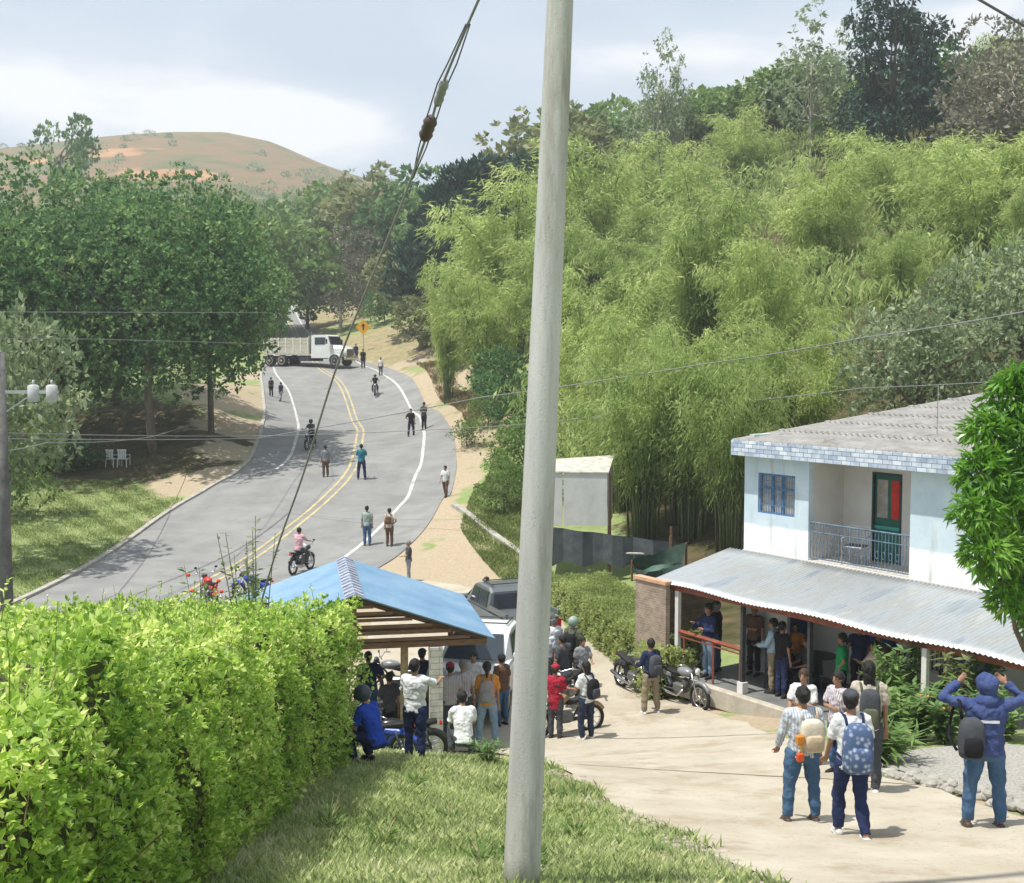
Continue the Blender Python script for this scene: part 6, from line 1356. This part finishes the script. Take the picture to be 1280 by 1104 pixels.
# ================================================================== MOTORCYCLES
M_chrome = mat('chrome', (.6,.6,.6), .25, .1, 5, metal=1); M_seat = mat('bike_seat', (.02,.02,.02), .6); M_lamp = mat('lamp_glass', (.7,.7,.68), .1, spec=.8); M_tail = mat('tail_lamp', (.4,.01,.01), .25)
def paint(name, c): return mat('paint_'+name, c, .28, .05, 3, spec=.6)
def motorcycle(pos, face, color, label, group='parked motorcycles', scale=1, tilt=0):
    r = empty('motorcycle', pos, face, label, 'motorcycle', group, scale); r.rotation_euler = (0, R(tilt), face)
    for y in (-.62, .66):
        w_ = B(); ring = [(0, y+.28*math.cos(a), .30+.28*math.sin(a)) for a in np.linspace(0, 2*math.pi, 25)]
        w_.tube(ring, .045, 8, cap=False); tw = w_.build('wheel', M_black, r, True)
        rb = B(); rb.tube([(0, y+.23*math.cos(a), .30+.23*math.sin(a)) for a in np.linspace(0, 2*math.pi, 25)], .016, 6, cap=False); rb.tube([(-.05,y,.30),(.05,y,.30)], .05, 10)
        for k in range(8): a = k*math.pi/4; rb.tube([(0,y,.30),(0,y+.22*math.cos(a),.30+.22*math.sin(a))], .008, 4)
        rb.build('rim', M_chrome, tw, True)
        b = B(); b.tube([(0, y+.335*math.cos(a), .30+.335*math.sin(a)) for a in np.linspace(.5 if y > 0 else .3, 2.4 if y > 0 else 2.6, 9)], .05, 8); b.build('mudguard', color, r, True)
    for s in (-1, 1):
        b = B(); b.tube([(s*.085,.66,.30),(s*.085,.46,.84)], .02, 8); b.build('fork', M_chrome, r, True)
    b = B(); b.tube([(0,.44,.80),(0,.1,.42),(0,-.15,.32),(0,-.30,.55),(0,-.62,.78)], .026, 8); b.tube([(0,.44,.76),(0,-.1,.66),(0,-.35,.68)], .024, 8)
    for s in (-1, 1): b.tube([(s*.06,-.16,.34),(s*.07,-.62,.30)], .02, 6); b.tube([(s*.09,-.60,.32),(s*.08,-.48,.70)], .025, 6)
    b.build('frame', M_dark, r, True)
    b = B(); b.box((0,.02,.40), (.24,.34,.24), bev=.05); b.tube([(0,.10,.45),(0,.2,.62)], .085, 10); b.build('engine', mat('engine_grey', (.18,.18,.18), .4, metal=.6), r)
    b = B(); b.ell((0,.17,.80), (.135,.25,.115), 16, 9); b.build('fuel_tank', color, r, True)
    b = B(); b.loft([[(x*.5, y, z+(.04 if abs(x) < .1 else 0)) for x in (-.2,-.1,.1,.2)]+[(.08,y,z-.07),(-.08,y,z-.07)] for y, z in ((.02,.77),(-.2,.76),(-.5,.83),(-.72,.86))]); b.build('saddle', M_seat, r, True)
    b = B(); b.box((0,-.42,.66), (.19,.36,.14), bev=.04); b.build('side_panel', color, r)
    b = B(); b.tube([(-.36,.28,1.02),(-.24,.38,1.04),(0,.42,.95),(.24,.38,1.04),(.36,.28,1.02)], .015, 6); b.build('handlebar', M_chrome, r, True)
    for s in (-1, 1): b = B(); b.tube([(s*.28,.34,1.03),(s*.32,.36,1.16)], .008, 5); b.ell((s*.34,.36,1.2), (.055,.015,.038), 10, 6); b.build('mirror', M_dark, r, True)
    b = B(); b.ell((0,.53,.88), (.10,.08,.10), 12, 8); hl = b.build('headlight', M_dark, r, True); b = B(); b.ell((0,.575,.885), (.08,.045,.08), 12, 8); b.build('lens', M_lamp, hl, True)
    b = B(); b.box((0,-.80,.78), (.12,.06,.07), bev=.02); b.build('tail_light', M_tail, r)
    b = B(); b.tube([(.12,.22,.40),(.14,.05,.24),(.15,-.3,.26),(.17,-.78,.38)], [.022,.024,.04,.048], 10); b.build('exhaust', M_chrome, r, True)
    return r
pr = paint('red', (.5,.03,.02)); pb = paint('blue', (.02,.06,.38)); pk = paint('black', (.02,.02,.025)); pg = paint('grey', (.2,.21,.22))
g = G(792, 866); motorcycle(g, R(205), pk, 'black motorcycle parked nose out at the box hedge beside the lone man')
g = G(850, 880); motorcycle(g, R(215), pg, 'grey motorcycle parked at the corner of the patio edge'); 
g = G(836, 862); motorcycle(g, R(205), pr, 'dark red motorcycle squeezed behind the grey one at the patio corner')
g = P3(468, 950, 22.2); motorcycle(V((g.x,g.y,hz(g.x,g.y))), R(70), pb, 'blue motorcycle standing under the left side of the shelter')
g = P3(500, 950, 22.8); motorcycle(V((g.x,g.y,hz(g.x,g.y))), R(100), pk, 'black motorcycle behind the blue one in the shelter')
g = G(497, 872); motorcycle(V((g.x,g.y,g.z)), R(80), pg, 'motorcycle parked beyond the far side of the shelter')
g = G(712, 885); motorcycle(g, R(150), pk, 'black motorcycle half hidden by the people right of the pole')
g = G(709, 929); bb = motorcycle(V((g.x,g.y+.8,hz(g.x,g.y+.8))), R(115), paint('tan', (.3,.2,.1)), 'brownish motorcycle low between the red shirt and the woman in white')
g = P3(262, 765, 39); motorcycle(V((g.x,g.y,hz(g.x,g.y)+.03)), R(30), pr, 'red motorcycle on the road seen just above the hedge'); rider_r = V((g.x,g.y,hz(g.x,g.y)+.03))
g = P3(318, 770, 39.5); motorcycle(V((g.x,g.y,hz(g.x,g.y)+.03)), R(60), pb, 'blue motorcycle on the road right of the red one above the hedge')
# bikes with riders on the road
def ridden(px, py, face, col, shirt, pants, lb1, lb2, hat=None):
    g = G(px, py); g.z += .03; motorcycle(g, R(face), col, lb1, 'motorcycles on the road'); d = Matrix.Rotation(R(face),3,'Z')@V((0,-.22,0))
    person(g+d, R(face), 1.70, 'ride', ('ride','ride'), shirt, pants, hair='black', hat=hat, vox=.02, seat=.84, label=lb2)
ridden(377, 716, -20, pk, C_['pink'], C_['dgrey'], 'black motorcycle on the road left of the shelter roof', 'rider in pale pink shirt on the motorcycle left of the shelter roof')
ridden(388, 562, 170, pk, C_['dgrey'], C_['black'], 'black motorcycle coming down the left lane', 'dark rider coming down the left lane', ('helmet', pk))
ridden(469, 495, 185, pk, C_['black'], C_['black'], 'black motorcycle in the upper right lane below the truck', 'dark rider in the upper right lane below the truck', ('helmet', pk))

# ================================================================== VEHICLES
def wheel(parent, x, y, r, w, m_rim, name='wheel'):
    b = B(); prof = [(-w/2,r*.72),(-w/2,r*.93),(-w*.38,r),(w*.38,r),(w/2,r*.93),(w/2,r*.72)]; n = 24
    rings = [[(x+r_*math.cos(a), y+o, r+r_*math.sin(a)) for a in np.linspace(0, 2*math.pi, n, endpoint=False)] for o, r_ in prof]
    b.loft(rings, cap=True); t = b.build(name, M_black, parent, True)
    s = 1 if y > 0 else -1; b = B(); b.loft([[(x+r_*math.cos(a), y+o*s, r+r_*math.sin(a)) for a in np.linspace(0, 2*math.pi, n, endpoint=False)] for o, r_ in ((w*.50,r*.68),(w*.52,r*.62),(w*.40,r*.5),(w*.42,r*.2),(w*.55,r*.16),(w*.55,.01))]); b.build('rim', m_rim, t, False); return t
# stake truck blocking the road; local +X forward, origin on ground under the middle
g = G(389, 459); truck = empty('truck', (g.x+.2, g.y+.6, g.z+.08), R(-22), 'white bonneted truck with cream stake bed parked across the road', 'truck', None, 1.1)
TW = paint('truck_white', (.66,.67,.66)); TC = mat('stake_cream', (.42,.38,.28), .8, .2, 4, .3, col2=(.54,.51,.42)); TD = mat('truck_chassis', (.035,.035,.04), .7)
b = B(); b.box((-1.2,.42,.78), (7.6,.12,.26)); b.box((-1.2,-.42,.78), (7.6,.12,.26)); b.box((-.3,-.85,.70), (1.1,.5,.5)); b.box((-.3,.85,.70), (1.1,.5,.5)); b.box((-1.6,0,.75), (.12,2,.12)); b.build('chassis', TD, truck)
for x in (2.7,): 
    for y in (-1.02, 1.02): wheel(truck, x, y, .50, .28, M_steel)
for x in (-2.6,-3.85):
    for y in (-.98, .98): wheel(truck, x, y, .50, .5, mat('rim_cream', (.5,.42,.32), .6))
def prism(b, prof, y0, y1, taper=0):
    b.loft([[(x, y0+(taper if z > 1.9 else 0), z) for x, z in prof], [(x, y1-(taper if z > 1.9 else 0), z) for x, z in prof]])
b = B(); prism(b, [(.35,.72),(.35,2.62),(.55,2.74),(1.75,2.74),(1.98,2.62),(2.28,1.85),(2.3,.72)], -1.08, 1.08, .06); b.build('cab', TW, truck)
b = B(); b.loft([[(2.3,y,z) for y, z in ((-.80,.85),(-.80,1.62),(-.62,1.84),(.62,1.84),(.80,1.62),(.80,.85))], [(3.3,y*.93,z-(.12 if z > 1.2 else 0)) for y, z in ((-.80,.85),(-.80,1.62),(-.62,1.84),(.62,1.84),(.80,1.62),(.80,.85))], [(3.62,y*.86,z-(.34 if z > 1.2 else 0)) for y, z in ((-.80,.85),(-.80,1.62),(-.62,1.84),(.62,1.84),(.80,1.62),(.80,.85))]]); b.build('hood', TW, truck, False)
for s in (-1, 1):
    b = B(); b.loft([[(2.7+r_*math.cos(a), s*.84, .5+r_*math.sin(a)) for a in np.linspace(-.1, 3.25, 10) for r_ in (.62,)]+[(2.7+.56*math.cos(a), s*.84, .5+.56*math.sin(a)) for a in np.linspace(3.25,-.1,10)], [(2.7+.62*math.cos(a), s*1.16, .5+.62*math.sin(a)) for a in np.linspace(-.1,3.25,10)]+[(2.7+.56*math.cos(a), s*1.16, .5+.56*math.sin(a)) for a in np.linspace(3.25,-.1,10)]]); b.build('fender', TW, truck)
    b = B(); b.box((3.4,s*.86,1.05), (.3,.34,.34), bev=.06); hl = b.build('headlight', M_chrome, truck); b = B(); b.ell((3.56,s*.86,1.05), (.03,.12,.12), 12, 8); b.build('lens', M_lamp, hl)
    b = B(); b.box((1.25,s*1.068,2.2), (1.05,.03,.62)); b.build('side_window', M_glass(), truck)
    b = B(); b.box((2.05,s*1.32,2.15), (.06,.16,.42)); b.tube([(2.1,s*1.1,2.2),(2.05,s*1.3,2.2)], .015, 5); b.build('mirror', TD, truck)
b = B(); b.loft([[(2.03,-.92,2.58),(2.03,.92,2.58),(2.285,1.0,1.9),(2.285,-1.0,1.9)], [(2.07,-.92,2.60),(2.07,.92,2.60),(2.325,1.0,1.92),(2.325,-1.0,1.92)]]); b.build('windshield', M_glass(), truck)
b = B(); 
for k in range(7): b.box((3.645,0,.95+k*.085), (.04,1.1,.045))
b.build('grille', TD, truck); b = B(); b.box((3.72,0,.68), (.2,2.25,.28), bev=.05); b.build('bumper', M_chrome, truck)
b = B(); b.tube([(.22,-.75,.9),(.22,-.75,3.0)], .06, 8); b.build('exhaust_stack', M_chrome, truck)
b = B(); b.box((-2.15,0,1.12), (4.7,2.35,.14)); bed = b.build('bed', TC, truck)
for s in (-1, 1):
    for k in range(5): b = B(); b.box((-2.15,s*1.15,1.30+k*.27), (4.65,.03,.20)); b.build('side_board', TC, bed)
    b = B()
    for k in range(7): b.box((-4.4+k*.75,s*1.18,1.82), (.09,.03,1.4))
    b.build('stake', TW if s < 0 else TC, bed)
b = B(); b.box((.16,0,1.9), (.05,2.3,1.5)); b.build('headboard', TC, bed); b = B()
for k in range(5): b.box((-4.47,0,1.30+k*.27), (.03,2.3,.2))
b.build('tailgate', TC, bed)

def pickup(name, pos, face, col, label, dark_glass, cargo=False, S_=1.0, grille=True):
    """local +X forward; length 5"""
    r = empty(name, pos, face, label, 'pickup', None, S_)
    def sect(x, pts): return [(x, y, z) for y, z in pts]
    def ring(x, w, zb, zt, rr=.12): return [(x,-w,zb),(x,-w,zt-rr),(x,-w+rr,zt),(x,w-rr,zt),(x,w,zt-rr),(x,w,zb),(x,w-.1,zb-.12),(x,-w+.1,zb-.12)]
    b = B(); b.loft([ring(2.42,.80,.52,.98), ring(2.3,.88,.48,1.03), ring(1.2,.90,.45,1.12), ring(.6,.90,.45,1.15), ring(-.9,.90,.45,1.14), ring(-2.45,.89,.48,1.12)]); b.build('body', col, r, False)
    b = B(); cabr = lambda x, w, z0, z1, k: [(x,-w,z0),(x+k,-w+.12,z1),(x+k,-w+.2,z1+.04),(x+k,w-.2,z1+.04),(x+k,w-.12,z1),(x,w,z0)]
    b.loft([cabr(1.15,.86,1.12,1.16,-.05), cabr(.62,.86,1.13,1.68,-.18), cabr(.1,.86,1.13,1.76,0), cabr(-.75,.86,1.13,1.74,0), cabr(-1.05,.86,1.13,1.62,.1)]); b.build('cabin', col, r, False)
    b = B(); b.loft([[(1.165,-.74,1.20),(1.165,.74,1.20),(.50,.62,1.68),(.50,-.62,1.68)], [(1.185,-.74,1.22),(1.185,.74,1.22),(.52,.62,1.70),(.52,-.62,1.70)]]); b.build('windshield', dark_glass, r)
    b = B(); b.loft([[(-1.04,-.70,1.2),(-1.04,.70,1.2),(-.96,.64,1.6),(-.96,-.64,1.6)], [(-1.075,-.70,1.2),(-1.075,.70,1.2),(-.985,.64,1.6),(-.985,-.64,1.6)]]); b.build('rear_window', dark_glass, r)
    for s in (-1, 1):
        for x0, x1 in ((.55,-.1),(-.18,-.85)):
            b = B(); b.loft([[(x0,s*.845,1.2),(x1,s*.845,1.2),(x1,s*.755,1.66),(x0-.18 if x0 > 0 else x0,s*.755,1.66)], [(x0,s*.87,1.2),(x1,s*.87,1.2),(x1,s*.78,1.66),(x0-.18 if x0 > 0 else x0,s*.78,1.66)]]); b.build('side_window', dark_glass, r)
        b = B(); b.box((2.40,s*.66,.86), (.12,.30,.18), bev=.04); b.build('headlight', M_lamp, r); b = B(); b.box((-2.46,s*.82,.9), (.05,.12,.28)); b.build('tail_light', M_tail, r)
        b = B(); b.box((.72,s*1.0,1.25), (.12,.2,.16), bev=.04); b.build('mirror', col, r)
        for x in (1.55,-1.5): wheel(r, x, s*.80, .37, .24, M_steel)
        b = B(); b.box((-1.75,s*.83,1.22), (1.4,.08,.14)); b.build('bed_rail', col, r)
    b = B()
    for k in range(4): b.box((2.45,0,.76+k*.065), (.03,.86,.03))
    b.build('grille', M_dark, r); b = B(); b.box((2.48,0,.52), (.14,1.7,.2), bev=.05); b.build('bumper', M_chrome if col is not TW else TD, r)
    b = B(); b.box((2.56,0,.52), (.01,.34,.12)); b.build('number_plate', mat('plate', (.6,.5,.1), .5), r)
    b = B()
    for s in (-1, 1): b.tube([(-.8,s*.62,1.84),(.1,s*.62,1.86)], .02, 6)
    for x in (-.7,0): b.tube([(x,-.62,1.85),(x,.62,1.85)], .018, 6)
    b.build('roof_rack', M_dark, r)
    return r
g = P3(604, 893, 28.5); pickup('pickup_truck', (g.x, g.y, hz(g.x, g.y)+.04), R(-100), TW, 'white pickup facing the camera beside the blue shelter', M_glass(), S_=.96)
# grey open cargo truck behind it
CG = paint('cargo_grey', (.10,.115,.12))
g = P3(628, 800, 33.8); pickup('pickup_truck', (g.x, g.y, hz(g.x, g.y)+.03), R(112), CG, 'dark grey pickup parked behind the white one, cut by the concrete pole', M_glass(), S_=.92)
person(V((g.x-.45, g.y+.9, hz(g.x, g.y)+.5)), R(150), 1.66, 'sit', ('lap','lap'), C_['dgrey'], C_['black'], hair='black', vox=.018, seat=.28, label='dark haired person sitting up in the back of the dark grey pickup')
# dark post on the verge by the road in front of the hedge view
g = P3(232, 775, 34); r = empty('verge_post', (g.x, g.y, hz(g.x, g.y)), 0, 'short dark post poking up behind the hedge beside the road', 'post'); b = B(); b.tube([(0,0,-.2),(0,0,1.0)], [.13,.12], 8); b.tube([(0,0,1.0),(0,0,1.06)], [.15,.15], 8); b.build('shaft', M_dark, r)

# bake all remeshed figures in one pass
bpy.context.view_layer.update(); dg = bpy.context.evaluated_depsgraph_get()
new = [(o, bpy.data.meshes.new_from_object(o.evaluated_get(dg), depsgraph=dg)) for o in BAKE]
for o, me in new:
    old = o.data; o.modifiers.clear(); o.data = me; bpy.data.meshes.remove(old)
    me.polygons.foreach_set('use_smooth', [True]*len(me.polygons))

# ================================================================== AIR
hzb = B(); hzb.box((0, 370, 75), (1500, 860, 250)); m = bpy.data.materials.new('haze_air'); m.use_nodes = True; N, L = nodes_of(m)
N.remove(N['Principled BSDF']); pv = N.new('ShaderNodeVolumePrincipled'); pv.inputs['Color'].default_value = (.94,.97,1,1); pv.inputs['Density'].default_value = .00075; pv.inputs['Anisotropy'].default_value = .2
L.new(pv.outputs[0], N['Material Output'].inputs['Volume'])
HAZE = True
if HAZE: o = hzb.build('haze', m); o['kind'] = 'stuff'; o['label'] = 'thin bright haze in the valley air'
